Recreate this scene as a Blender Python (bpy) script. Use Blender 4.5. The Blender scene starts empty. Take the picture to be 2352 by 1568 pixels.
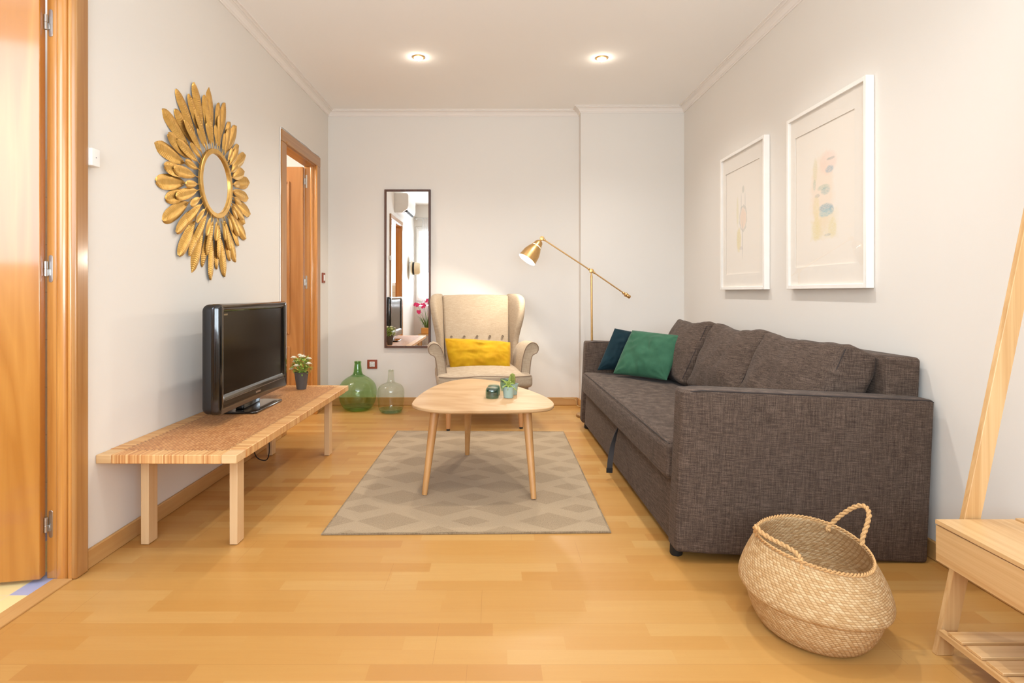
import bpy, bmesh, math, random
from mathutils import Vector, Matrix, noise
random.seed(7)
PI = math.pi
SC = bpy.context.scene
COL = SC.collection
R = math.radians

# ------------------------------------------------------------------ camera model (2352x1568)
F, CX, CY, H = 1363.0, 1135.0, 672.0, 1.0
def at(px, py, Y):
    return Vector(((px - CX) * Y / F, Y, H - (py - CY) * Y / F))

# ------------------------------------------------------------------ colour and node helpers
def s2l(c):
    c /= 255.0
    return c / 12.92 if c <= 0.04045 else ((c + 0.055) / 1.055) ** 2.4
def rgb(r, g, b):
    return (s2l(r), s2l(g), s2l(b), 1.0)

def node(nt, typ, ins=None, **props):
    n = nt.nodes.new(typ)
    for k, v in props.items():
        setattr(n, k, v)
    for k, v in (ins or {}).items():
        s = n.inputs[k]
        if isinstance(v, bpy.types.NodeSocket):
            nt.links.new(v, s)
        else:
            s.default_value = v
    return n
def mth(nt, op, a, b=None, c=None):
    ins = {0: a}
    if b is not None: ins[1] = b
    if c is not None: ins[2] = c
    return node(nt, 'ShaderNodeMath', ins, operation=op).outputs[0]
def mixc(nt, fac, a, b, blend='MIX'):
    n = node(nt, 'ShaderNodeMix', data_type='RGBA', blend_type=blend)
    for i, v in ((0, fac), (6, a), (7, b)):
        if isinstance(v, bpy.types.NodeSocket): nt.links.new(v, n.inputs[i])
        else: n.inputs[i].default_value = v
    return n.outputs[2]
def ramp(nt, fac, stops):
    n = node(nt, 'ShaderNodeValToRGB', {0: fac})
    el = n.color_ramp.elements
    while len(el) > 1: el.remove(el[0])
    el[0].position, el[0].color = stops[0]
    for p, c in stops[1:]:
        e = el.new(p); e.color = c
    return n.outputs[0]
def sep(nt, v):
    n = node(nt, 'ShaderNodeSeparateXYZ', {0: v})
    return n.outputs[0], n.outputs[1], n.outputs[2]
def comb(nt, x, y, z=0.0):
    return node(nt, 'ShaderNodeCombineXYZ', {0: x, 1: y, 2: z}).outputs[0]
def ocoord(nt):
    return node(nt, 'ShaderNodeTexCoord').outputs['Object']
def scaled(nt, v, s):
    return node(nt, 'ShaderNodeVectorMath', {0: v, 1: s}, operation='MULTIPLY').outputs[0]
def nz(nt, vec, scale=5.0, detail=3.0, rough=0.5, dist=0.0):
    return node(nt, 'ShaderNodeTexNoise', {'Vector': vec, 'Scale': scale, 'Detail': detail, 'Roughness': rough, 'Distortion': dist}).outputs[0]
def wn(nt, v, dims='1D'):
    if dims == '1D':
        return node(nt, 'ShaderNodeTexWhiteNoise', {'W': v}, noise_dimensions='1D').outputs[0]
    return node(nt, 'ShaderNodeTexWhiteNoise', {'Vector': v}, noise_dimensions=dims).outputs[0]

def mat(name, color=None, rough=0.6, metal=0.0, coat=0.0, coat_rough=0.1, spec=0.5, sheen=0.0):
    m = bpy.data.materials.new(name); m.use_nodes = True
    nt = m.node_tree
    b = nt.nodes['Principled BSDF']
    if color: b.inputs['Base Color'].default_value = color
    b.inputs['Roughness'].default_value = rough
    b.inputs['Metallic'].default_value = metal
    b.inputs['Coat Weight'].default_value = coat
    b.inputs['Coat Roughness'].default_value = coat_rough
    b.inputs['Specular IOR Level'].default_value = spec
    if sheen:
        b.inputs['Sheen Weight'].default_value = sheen
        b.inputs['Sheen Roughness'].default_value = 0.4
    return m, nt, b
def setc(nt, b, sock, key='Base Color'):
    nt.links.new(sock, b.inputs[key])
def bump(nt, b, h, strength=0.3, dist=0.002):
    n = node(nt, 'ShaderNodeBump', {'Height': h, 'Strength': strength, 'Distance': dist})
    nt.links.new(n.outputs[0], b.inputs['Normal'])

def plain(name, c, rough=0.6, metal=0.0, var=0.06, scale=12.0, **k):
    """a colour with faint mottling"""
    m, nt, b = mat(name, None, rough, metal, **k)
    f = nz(nt, ocoord(nt), scale, 3)
    d = tuple(x * (1 - var) for x in c[:3]) + (1,)
    u = tuple(min(1, x * (1 + var)) for x in c[:3]) + (1,)
    setc(nt, b, ramp(nt, f, [(0.3, d), (0.7, u)]))
    return m

def wood(name, c1, c2, axis=2, rough=0.4, freq=28.0, coat=0.0, coat_rough=0.12, along=1.2, dark=None, spec=0.5, rings=0.0):
    """straight grain along an object axis"""
    m, nt, b = mat(name, None, rough, coat=coat, coat_rough=coat_rough, spec=spec)
    v = ocoord(nt)
    s = [freq] * 3; s[axis] = along
    vv = scaled(nt, v, tuple(s))
    n1 = nz(nt, vv, 1.0, 5, 0.6, 0.6)
    s2 = [freq * 0.16] * 3; s2[axis] = along * 0.6
    n2 = nz(nt, scaled(nt, v, tuple(s2)), 1.0, 2, 0.5, 1.2)
    f = mth(nt, 'ADD', mth(nt, 'MULTIPLY', n1, 0.6), mth(nt, 'MULTIPLY', n2, 0.4))
    if rings:
        q = mth(nt, 'FRACT', mth(nt, 'MULTIPLY', n2, rings))
        q = mth(nt, 'ABSOLUTE', mth(nt, 'SUBTRACT', q, 0.5))
        f = mth(nt, 'ADD', mth(nt, 'MULTIPLY', f, 0.75), mth(nt, 'MULTIPLY', q, 0.5))
    stops = [(0.36, c1), (0.62, c2)]
    if dark: stops = [(0.26, dark)] + stops
    setc(nt, b, ramp(nt, f, stops))
    bump(nt, b, n1, 0.08, 0.001)
    return m

def weave_fabric(name, c_dark, c_mid, c_light, freq=330.0, strength=0.4, sheen=0.2, rough=0.9):
    """crossed slubby threads"""
    m, nt, b = mat(name, None, rough, sheen=sheen, spec=0.2)
    v = ocoord(nt)
    a = nz(nt, scaled(nt, v, (freq * .06, freq * .06, freq)), 1.0, 3, 0.6)
    c = nz(nt, scaled(nt, v, (freq, freq, freq * .05)), 1.0, 3, 0.6)
    d = nz(nt, v, freq * .9, 2)
    f = mth(nt, 'ADD', mth(nt, 'MULTIPLY', a, 0.45), mth(nt, 'MULTIPLY', c, 0.35))
    f = mth(nt, 'ADD', f, mth(nt, 'MULTIPLY', d, 0.2))
    setc(nt, b, ramp(nt, f, [(0.38, c_dark), (0.5, c_mid), (0.62, c_light)]))
    bump(nt, b, f, strength, 0.0015)
    return m

def thin_glass(name, tint, gloss_rough=0.0, ior=1.45, edge=0):
    m = bpy.data.materials.new(name); m.use_nodes = True
    nt = m.node_tree; nt.nodes.clear()
    out = node(nt, 'ShaderNodeOutputMaterial')
    t = node(nt, 'ShaderNodeBsdfTransparent', {'Color': tint})
    g = node(nt, 'ShaderNodeBsdfGlossy', {'Color': (1, 1, 1, 1), 'Roughness': gloss_rough})
    f0 = ((ior - 1) / (ior + 1)) ** 2
    fc = node(nt, 'ShaderNodeLayerWeight', {'Blend': 0.5}).outputs['Facing']
    if edge:
        nt.links.new(mixc(nt, mth(nt, 'POWER', fc, edge), tint, tuple(x ** 3.2 for x in tint[:3]) + (1,)), t.inputs['Color'])
    fr = mth(nt, 'ADD', f0, mth(nt, 'MULTIPLY', 1 - f0, mth(nt, 'POWER', fc, 5.0)))
    mx = node(nt, 'ShaderNodeMixShader', {0: fr, 1: t.outputs[0], 2: g.outputs[0]})
    nt.links.new(mx.outputs[0], out.inputs[0])
    return m
def emis(name, c, strength):
    m = bpy.data.materials.new(name); m.use_nodes = True
    nt = m.node_tree; nt.nodes.clear()
    out = node(nt, 'ShaderNodeOutputMaterial')
    e = node(nt, 'ShaderNodeEmission', {'Color': c, 'Strength': strength})
    nt.links.new(e.outputs[0], out.inputs[0])
    return m

# ------------------------------------------------------------------ object helpers
def tag(o, label=None, cat=None, group=None, kind=None):
    if label: o['label'] = label
    if cat: o['category'] = cat
    if group: o['group'] = group
    if kind: o['kind'] = kind
    return o
def thing(name, label, cat, loc=(0, 0, 0), rot=(0, 0, 0), group=None):
    o = bpy.data.objects.new(name, None); COL.objects.link(o)
    o.empty_display_size = 0.05
    o.location = loc; o.rotation_euler = rot
    return tag(o, label, cat, group)
def obj(name, bm, m, parent=None, smooth=True, bevel=0.0, seg=2, subsurf=0, solid=0.0, label=None, angle=40):
    bmesh.ops.recalc_face_normals(bm, faces=bm.faces[:])
    me = bpy.data.meshes.new(name); bm.to_mesh(me); bm.free()
    if smooth:
        me.polygons.foreach_set('use_smooth', [True] * len(me.polygons))
        try: me.set_sharp_from_angle(angle=R(angle))
        except Exception: pass
    o = bpy.data.objects.new(name, me); COL.objects.link(o)
    if m is not None: me.materials.append(m)
    if parent: o.parent = parent
    if solid:
        md = o.modifiers.new('sol', 'SOLIDIFY'); md.thickness = solid; md.offset = -1
    if bevel:
        md = o.modifiers.new('bev', 'BEVEL'); md.width = bevel; md.segments = seg; md.limit_method = 'ANGLE'; md.angle_limit = R(35)
        md.harden_normals = False
    if subsurf:
        md = o.modifiers.new('sub', 'SUBSURF'); md.levels = subsurf; md.render_levels = subsurf
    if label: o['label'] = label
    return o
def struct(o):
    o['kind'] = 'structure'; return o
def BM(): return bmesh.new()

def box(bm, x0, x1, y0, y1, z0, z1):
    v = [bm.verts.new(p) for p in ((x0, y0, z0), (x1, y0, z0), (x1, y1, z0), (x0, y1, z0), (x0, y0, z1), (x1, y0, z1), (x1, y1, z1), (x0, y1, z1))]
    for f in ((3, 2, 1, 0), (4, 5, 6, 7), (0, 1, 5, 4), (1, 2, 6, 5), (2, 3, 7, 6), (3, 0, 4, 7)):
        bm.faces.new([v[i] for i in f])
    return bm
def boxo(name, dims, m, parent=None, bevel=0.0, seg=2, **k):
    return obj(name, box(BM(), *dims), m, parent, bevel=bevel, seg=seg, **k)
def prism(bm, pts, z0, z1):
    a = [bm.verts.new((p[0], p[1], z0)) for p in pts]
    b = [bm.verts.new((p[0], p[1], z1)) for p in pts]
    n = len(pts)
    bm.faces.new(a[::-1]); bm.faces.new(b)
    for i in range(n):
        j = (i + 1) % n
        bm.faces.new((a[i], a[j], b[j], b[i]))
    return bm
def loft(bm, rings, caps=True, closed=True):
    vs = [[bm.verts.new(p) for p in r] for r in rings]
    n = len(rings[0])
    for k in range(len(vs) - 1):
        for i in range(n if closed else n - 1):
            j = (i + 1) % n
            bm.faces.new((vs[k][i], vs[k][j], vs[k + 1][j], vs[k + 1][i]))
    if caps and closed:
        bm.faces.new(vs[0][::-1]); bm.faces.new(vs[-1])
    return bm
def lathe(bm, prof, n=32, M=None, cap0=False, cap1=False, skip=None):
    """profile of (radius, height) turned about z, optionally moved by M; skip(k, i) leaves holes"""
    M = M or Matrix()
    vs = []
    for r, z in prof:
        if r < 1e-6:
            vs.append([bm.verts.new(M @ Vector((0, 0, z)))])
        else:
            vs.append([bm.verts.new(M @ Vector((r * math.cos(2 * PI * i / n), r * math.sin(2 * PI * i / n), z))) for i in range(n)])
    for k in range(len(vs) - 1):
        a, b = vs[k], vs[k + 1]
        for i in range(n):
            if skip and skip(k, i): continue
            j = (i + 1) % n
            if len(a) == 1 and len(b) == 1: continue
            if len(a) == 1: bm.faces.new((a[0], b[j], b[i]))
            elif len(b) == 1: bm.faces.new((a[i], a[j], b[0]))
            else: bm.faces.new((a[i], a[j], b[j], b[i]))
    if cap0 and len(vs[0]) > 1: bm.faces.new(vs[0][::-1])
    if cap1 and len(vs[-1]) > 1: bm.faces.new(vs[-1])
    return bm
def tube(bm, path, r, n=8, closed=False, caps=True):
    """round tube along a list of points; r is a number or one radius per point"""
    P = [Vector(p) for p in path]; m = len(P)
    rr = r if isinstance(r, (list, tuple)) else [r] * m
    T = []
    for i in range(m):
        a = P[(i - 1) % m] if (closed or i > 0) else P[i]
        b = P[(i + 1) % m] if (closed or i < m - 1) else P[i]
        T.append((b - a).normalized())
    up = Vector((0, 0, 1)) if abs(T[0].z) < 0.9 else Vector((1, 0, 0))
    u = (up - T[0] * up.dot(T[0])).normalized()
    rings = []
    for i in range(m):
        u = (u - T[i] * u.dot(T[i])).normalized()
        w = T[i].cross(u)
        rings.append([P[i] + (u * math.cos(2 * PI * k / n) + w * math.sin(2 * PI * k / n)) * rr[i] for k in range(n)])
    if closed:
        rings.append(rings[0])
        vs = [[bm.verts.new(p) for p in rg] for rg in rings[:-1]]
        for a in range(m):
            b = (a + 1) % m
            for i in range(n):
                j = (i + 1) % n
                bm.faces.new((vs[a][i], vs[a][j], vs[b][j], vs[b][i]))
        return bm
    return loft(bm, rings, caps)
def smooth_path(pts, n=8):
    """Catmull-Rom through the points"""
    P = [Vector(p) for p in pts]
    P = [2 * P[0] - P[1]] + P + [2 * P[-1] - P[-2]]
    out = []
    for i in range(1, len(P) - 2):
        a, b, c, d = P[i - 1:i + 3]
        for k in range(n):
            t = k / n
            out.append(0.5 * ((2 * b) + (c - a) * t + (2 * a - 5 * b + 4 * c - d) * t * t + (3 * b - a - 3 * c + d) * t ** 3))
    out.append(P[-2])
    return out

def softbox(bm, size, r, centre=(0, 0, 0), n=8, bulge=(0, 0, 0), M=None, wrinkle=0.0, seed=0.0, k=3, wfreq=5.0):
    """rounded box, optionally bulged along its axes and faintly wrinkled"""
    h = [s / 2 for s in size]
    def ticks(a):
        rr = min(r, a * 0.999)
        e = [-a + rr * i / k for i in range(k)]
        mid = [-(a - rr) + 2 * (a - rr) * i / n for i in range(n + 1)]
        return e + mid + [-x for x in e[::-1]]
    tk = [ticks(a) for a in h]
    M = M or Matrix()
    C = Vector(centre)
    cache = {}
    def vert(p):
        q = [max(-(h[i] - r), min(h[i] - r, p[i])) for i in range(3)]
        d = Vector([p[i] - q[i] for i in range(3)])
        if d.length > 1e-9:
            d = d.normalized() * r
        v = Vector(q) + d
        for ax in range(3):
            if bulge[ax]:
                o = [i for i in range(3) if i != ax]
                g = 1.0
                for i in o:
                    t = max(-1, min(1, p[i] / h[i]))
                    g *= (1 - abs(t) ** 2.4)
                v[ax] += bulge[ax] * g * (p[ax] / h[ax])
        if wrinkle:
            nrm = d.normalized() if d.length > 1e-9 else Vector((0, 0, 1))
            w = noise.noise(Vector((v.x * wfreq + seed, v.y * wfreq, v.z * wfreq * 1.4))) + 0.5 * noise.noise(v * wfreq * 2.2 + Vector((seed, 3, 1)))
            v += nrm * wrinkle * w
        key = tuple(round(x, 6) for x in p)
        if key not in cache:
            cache[key] = bm.verts.new(M @ (v + C))
        return cache[key]
    for ax in range(3):
        o1, o2 = (ax + 1) % 3, (ax + 2) % 3
        for sgn in (-1, 1):
            for i in range(len(tk[o1]) - 1):
                for j in range(len(tk[o2]) - 1):
                    q = []
                    for (a, b) in ((i, j), (i + 1, j), (i + 1, j + 1), (i, j + 1)):
                        p = [0, 0, 0]; p[ax] = sgn * h[ax]; p[o1] = tk[o1][a]; p[o2] = tk[o2][b]
                        q.append(vert(p))
                    if len(set(q)) == 4:
                        bm.faces.new(q if sgn > 0 else q[::-1])
    return bm

def pillow(bm, bl, br, tr, tl, thick, n=44, pinch=0.05, wrinkle=0.006, seed=0.0, p=2.6):
    """a filled cushion between four corners"""
    bl, br, tr, tl = map(Vector, (bl, br, tr, tl))
    nrm = (br - bl).cross(tl - bl).normalized()
    ctr = (bl + br + tr + tl) / 4
    def pos(u, v, s):
        q = bl * (1 - u) * (1 - v) + br * u * (1 - v) + tr * u * v + tl * (1 - u) * v
        a, b = 2 * u - 1, 2 * v - 1
        # edges draw in between the corners
        pu = pinch * (1 - b * b) * a; pv = pinch * (1 - a * a) * b
        q = q - (br - bl) * pu * 0.5 - (tl - bl) * pv * 0.5
        f = (max(0, 1 - abs(a) ** p) * max(0, 1 - abs(b) ** p)) ** 0.55
        w = noise.noise(Vector((u * 4 + seed, v * 4, s * 3))) - 0.9 * abs(noise.noise(Vector((u * 7 + v * 3 + seed, v * 5 - u * 2, s * 2 + 4)))) 
        edge = (1 - abs(a)) * (1 - abs(b))
        cr = 0.0
        r1 = math.hypot(abs(a) - 1, abs(b) - 1)           # little radiating folds at the corners
        if r1 < 0.6:
            cr = math.sin(math.atan2(1 - abs(b), 1 - abs(a)) * 11 + seed + 3 * a) * (0.6 - r1) * 1.3 * min(1, r1 * 5)
        return q + nrm * s * (thick * 0.5 * f + f * wrinkle * (w + cr))
    grid = {}
    for s in (1, -1):
        for i in range(n + 1):
            for j in range(n + 1):
                u = 0.5 - 0.5 * math.cos(PI * i / n) * (0.75 + 0.25 * abs(math.cos(PI * i / n))); v = 0.5 - 0.5 * math.cos(PI * j / n) * (0.75 + 0.25 * abs(math.cos(PI * j / n)))
                if s == -1 and (i in (0, n) or j in (0, n)):
                    grid[s, i, j] = grid[1, i, j]
                else:
                    grid[s, i, j] = bm.verts.new(pos(u, v, s))
        for i in range(n):
            for j in range(n):
                q = [grid[s, i, j], grid[s, i + 1, j], grid[s, i + 1, j + 1], grid[s, i, j + 1]]
                bm.faces.new(q if s == 1 else q[::-1])
    return bm

# ------------------------------------------------------------------ materials
def m_wall(name, c):
    m, nt, b = mat(name, None, 0.92, spec=0.15)
    v = ocoord(nt)
    f = nz(nt, v, 1.3, 3)
    setc(nt, b, ramp(nt, f, [(0.3, tuple(x * .985 for x in c[:3]) + (1,)), (0.7, c)]))
    bump(nt, b, nz(nt, v, 90, 3), 0.05, 0.001)
    return m
WALL = m_wall('wall_paint', rgb(229, 224, 217))
CEIL = m_wall('ceiling_paint', rgb(250, 248, 245))
CORN = m_wall('cornice_plaster', rgb(238, 232, 226))

def m_floor():
    m, nt, b = mat('laminate_floor', None, 0.28, spec=0.34)
    x, y, z = sep(nt, ocoord(nt))
    W, L = 0.0665, 0.46
    row = mth(nt, 'FLOOR', mth(nt, 'DIVIDE', y, W))
    off = mth(nt, 'MULTIPLY', wn(nt, row), 7.0)
    u = mth(nt, 'ADD', mth(nt, 'DIVIDE', x, L), off)
    col = mth(nt, 'FLOOR', u)
    cell = wn(nt, comb(nt, row, col, 0.0), '2D')
    base = ramp(nt, cell, [(0.0, rgb(179, 128, 66)), (0.25, rgb(186, 138, 74)), (0.55, rgb(190, 144, 80)), (0.8, rgb(195, 153, 91)), (1.0, rgb(183, 133, 68))])
    gv = comb(nt, mth(nt, 'ADD', mth(nt, 'MULTIPLY', x, 3.0), mth(nt, 'MULTIPLY', cell, 40.0)), mth(nt, 'MULTIPLY', y, 55.0), mth(nt, 'MULTIPLY', cell, 9.0))
    g = nz(nt, gv, 1.0, 5, 0.6, 0.8)
    fleck = nz(nt, comb(nt, mth(nt, 'MULTIPLY', x, 110.0), mth(nt, 'MULTIPLY', y, 420.0), 0.0), 1.0, 1)
    c = mixc(nt, mth(nt, 'MULTIPLY', g, 0.32), base, rgb(172, 113, 50), 'MIX')
    c = mixc(nt, mth(nt, 'MULTIPLY', mth(nt, 'GREATER_THAN', fleck, 0.66), 0.10), c, rgb(170, 112, 56))
    # board joints: every third strip, and board ends
    fy = mth(nt, 'FRACT', mth(nt, 'DIVIDE', y, W * 3))
    j1 = mth(nt, 'LESS_THAN', fy, 0.006)
    row3 = mth(nt, 'FLOOR', mth(nt, 'DIVIDE', y, W * 3))
    u3 = mth(nt, 'ADD', mth(nt, 'DIVIDE', x, 1.28), mth(nt, 'MULTIPLY', wn(nt, mth(nt, 'ADD', row3, 31.3)), 5.0))
    j2 = mth(nt, 'LESS_THAN', mth(nt, 'FRACT', u3), 0.001)
    jj = mth(nt, 'MAXIMUM', j1, j2)
    c = mixc(nt, mth(nt, 'MULTIPLY', jj, 0.5), c, rgb(150, 98, 48))
    setc(nt, b, c)
    setc(nt, b, mth(nt, 'ADD', 0.30, mth(nt, 'MULTIPLY', g, 0.14)), 'Roughness')
    bump(nt, b, mth(nt, 'SUBTRACT', mth(nt, 'MULTIPLY', g, 0.2), jj), 0.12, 0.001)
    return m
FLOOR = m_floor()
OAKB = wood('baseboard_beech', rgb(184, 136, 78), rgb(198, 154, 98), 1, 0.45, 30)
OAKBX = wood('baseboard_beech_back', rgb(184, 136, 78), rgb(198, 154, 98), 0, 0.45, 30)
DOORW = wood('varnished_door_veneer', rgb(174, 110, 36), rgb(192, 130, 54), 2, 0.35, 22, coat=1.0, coat_rough=0.09, along=0.9, rings=5.0)
JAMBW = wood('varnished_jamb', rgb(172, 108, 42), rgb(202, 142, 70), 2, 0.3, 60, coat=0.8, coat_rough=0.12)
CASEW = wood('varnished_casing', rgb(156, 104, 50), rgb(178, 129, 74), 2, 0.35, 60, coat=0.4, coat_rough=0.15)
CASEY = wood('varnished_casing_head', rgb(156, 104, 50), rgb(178, 129, 74), 1, 0.35, 60, coat=0.4, coat_rough=0.15)
DOORM = wood('satin_door_veneer', rgb(166, 108, 50), rgb(184, 128, 68), 2, 0.4, 26, coat=0.3, coat_rough=0.2, along=0.9, rings=4.0)
STEEL = plain('brushed_steel', rgb(190, 188, 184), 0.35, 1.0, 0.05, 80)
BLACKG = plain('gloss_black_plastic', rgb(14, 12, 11), 0.12, 0, 0.1, 6, coat=0.5, coat_rough=0.04)
BLACKM = plain('matt_black_plastic', rgb(22, 20, 20), 0.5, 0, 0.1)
BLACKR = plain('black_rubber', rgb(20, 19, 19), 0.7, 0, 0.1)
WHITEP = plain('white_plastic', rgb(236, 234, 230), 0.35, 0, 0.02)
WHITEF = plain('white_lacquer', rgb(244, 240, 234), 0.4, 0, 0.02)
BRASS = plain('brushed_brass', rgb(212, 172, 114), 0.36, 0.95, 0.06, 60)
GOLD = None
BAMX = wood('bamboo_x', rgb(190, 144, 90), rgb(214, 176, 126), 0, 0.4, 62)
BAMY = wood('bamboo_y', rgb(190, 144, 90), rgb(214, 176, 126), 1, 0.4, 62)
BAMZ = wood('bamboo_z', rgb(190, 144, 90), rgb(214, 176, 126), 2, 0.4, 62)
BEECH = wood('pale_ash', rgb(206, 168, 122), rgb(216, 182, 138), 2, 0.5, 34)
BEECHY = wood('pale_ash_y', rgb(206, 164, 112), rgb(220, 184, 136), 0, 0.5, 34)
TABLEW = wood('ash_veneer', rgb(174, 133, 88), rgb(194, 158, 116), 0, 0.5, 11, along=3.0, dark=rgb(156, 113, 68), spec=0.3, rings=2.0)
LEGW = wood('ash_leg', rgb(184, 130, 74), rgb(202, 152, 96), 2, 0.42, 40)
CHAIRLEG = wood('chair_leg_wood', rgb(184, 126, 76), rgb(200, 148, 98), 2, 0.42, 40)
SOFAF = weave_fabric('dark_grey_sofa_fabric', rgb(56, 45, 38), rgb(80, 66, 57), rgb(108, 92, 81), 330, 0.35, 0.05)
SOFASEAM = plain('dark_seam_thread', rgb(52, 44, 42), 0.9)
LINEN = weave_fabric('beige_linen', rgb(156, 136, 113), rgb(170, 151, 128), rgb(182, 165, 142), 420, 0.2, 0.1)
LINENP = plain('beige_piping', rgb(134, 112, 92), 0.9)
def velvet(name, c, c2):
    m, nt, b = mat(name, None, 0.75, sheen=0.15, spec=0.15)
    f = nz(nt, ocoord(nt), 9, 4, 0.6)
    setc(nt, b, ramp(nt, f, [(0.35, c2), (0.65, c)]))
    bump(nt, b, nz(nt, ocoord(nt), 500, 2), 0.12, 0.001)
    return m
YELLOW = velvet('mustard_velvet', rgb(190, 150, 22), rgb(172, 126, 10))
GREENC = velvet('green_velvet', rgb(56, 98, 74), rgb(46, 86, 64))
TEALC = velvet('dark_teal_velvet', rgb(20, 46, 54), rgb(14, 36, 44))

def m_gold():
    m, nt, b = mat('antique_gold', None, 0.40, 0.85)
    v = ocoord(nt)
    f = nz(nt, v, 30, 4)
    setc(nt, b, ramp(nt, f, [(0.3, rgb(206, 160, 82)), (0.7, rgb(226, 184, 108))]))
    return m
GOLD = m_gold()
MIRROR, _nt, _b = mat('mirror_silver', (0.9, 0.9, 0.9, 1), 0.0, 1.0)

# ------------------------------------------------------------------ the room shell
XL, XR, YB, YF, ZC = -1.478, 1.655, 5.283, -0.42, 2.617
YBUMP, XBUMP = 5.171, 0.755
WT = 0.09

bm = box(BM(), XL - 0.0, XR + 0.02, YF, YB + 0.02, -0.06, 0.0)
struct(obj('floor', bm, FLOOR, smooth=False))
struct(obj('ceiling', box(BM(), -3.3, XR + 0.1, YF - 0.1, YB + 0.8, ZC, ZC + 0.06), CEIL, smooth=False))
D1A, D1B, D1H = 1.10, 2.083, 2.06      # near doorway, along the left wall
D2A, D2B, D2H = 4.185, 4.910, 2.058    # far doorway
bm = BM()
for y0, y1, z0, z1 in ((YF, D1A, 0, ZC), (D1A, D1B, D1H, ZC), (D1B, D2A, 0, ZC), (D2A, D2B, D2H, ZC), (D2B, YB + 0.1, 0, ZC)):
    box(bm, XL - WT, XL, y0, y1, z0, z1)
struct(obj('wall_left', bm, WALL, smooth=False))
struct(obj('wall_right', box(BM(), XR, XR + 0.1, YF - 0.1, YB + 0.1, 0, ZC), WALL, smooth=False))
bm = box(BM(), XL, XR + 0.1, YB, YB + 0.1, 0, ZC)
box(bm, XBUMP, XR, YBUMP, YB, 0, ZC)
struct(obj('wall_back', bm, WALL, smooth=False))
# wall behind the camera with its window opening
WX0, WX1, WZ0, WZ1 = -1.45, 1.35, 0.82, 2.22
bm = BM()
for x0, x1, z0, z1 in ((XL, WX0, 0, ZC), (WX1, XR, 0, ZC), (WX0, WX1, 0, WZ0), (WX0, WX1, WZ1, ZC)):
    box(bm, x0, x1, YF - 0.1, YF, z0, z1)
struct(obj('wall_front', bm, WALL, smooth=False))
win = bpy.data.objects.new('window_1', None); COL.objects.link(win); struct(win)
bm = BM()
fw = 0.05
for x0, x1, z0, z1 in ((WX0, WX0 + fw, WZ0, WZ1), (WX1 - fw, WX1, WZ0, WZ1), (WX0 + fw, WX1 - fw, WZ0, WZ0 + fw), (WX0 + fw, WX1 - fw, WZ1 - fw, WZ1), (-0.2, -0.13, WZ0 + fw, WZ1 - fw)):
    box(bm, x0, x1, YF - 0.07, YF - 0.015, z0, z1)
obj('window_frame', bm, WHITEF, win, bevel=0.004)
obj('window_pane', box(BM(), WX0 + fw, WX1 - fw, YF - 0.046, YF - 0.042, WZ0 + fw, WZ1 - fw), thin_glass('clear_pane', (0.97, 0.98, 0.98, 1)), win)
obj('window_sill', box(BM(), WX0 - 0.04, WX1 + 0.04, YF - 0.02, YF + 0.04, WZ0 - 0.03, WZ0), WHITEF, win, bevel=0.004)

# cornice: a stepped cove run round the room
PROF = [(0, 0), (0.007, 0), (0.007, 0.008), (0.013, 0.011), (0.018, 0.020), (0.028, 0.031), (0.040, 0.037), (0.046, 0.037), (0.046, 0.043), (0.053, 0.045), (0.060, 0.045), (0.060, 0.051), (0, 0.051)]
def cornice(name, a, b, inward, m0, m1):
    """a to b along a wall; inward is the unit vector into the room; m0 and m1 mitre the ends"""
    a, b, inw = Vector((a[0], a[1], 0)), Vector((b[0], b[1], 0)), Vector((inward[0], inward[1], 0))
    d = (b - a).normalized()
    rings = []
    for base, mt in ((a, m0), (b, m1)):
        rings.append([base + inw * p + d * (p * mt) + Vector((0, 0, ZC - 0.051 + q)) for p, q in PROF])
    bm = loft(BM(), rings, True)
    struct(obj(name, bm, CORN, smooth=False))
cornice('trim_1', (XL, YF), (XL, YB), (1, 0), 0, -1)
cornice('trim_2', (XL, YB), (XBUMP, YB), (0, -1), 1, -1)
cornice('trim_3', (XBUMP, YB), (XBUMP, YBUMP), (-1, 0), 1, 1)
cornice('trim_4', (XBUMP, YBUMP), (XR, YBUMP), (0, -1), -1, -1)
cornice('trim_5', (XR, YF), (XR, YBUMP), (-1, 0), 0, -1)
# baseboards
BH, BT = 0.07, 0.013
struct(boxo('baseboard_left', (XL, XL + BT, 2.13, 4.095, 0, BH), OAKB, bevel=0.004))
struct(boxo('baseboard_left_corner', (XL, XL + BT, 5.0, YB, 0, BH), OAKB, bevel=0.004))
bm = box(BM(), XL + BT, XBUMP - BT, YB - BT, YB, 0, BH)
struct(obj('baseboard_back', bm, OAKBX, bevel=0.004))
bm = box(BM(), XBUMP - BT, XR, YBUMP - BT, YBUMP, 0, BH)
box(bm, XBUMP - BT, XBUMP, YBUMP, YB - BT, 0, BH)
struct(obj('baseboard_pier', bm, OAKBX, bevel=0.004))
struct(boxo('baseboard_right', (XR - BT, XR, YF, YBUMP - BT, 0, BH), OAKB, bevel=0.004))

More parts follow.
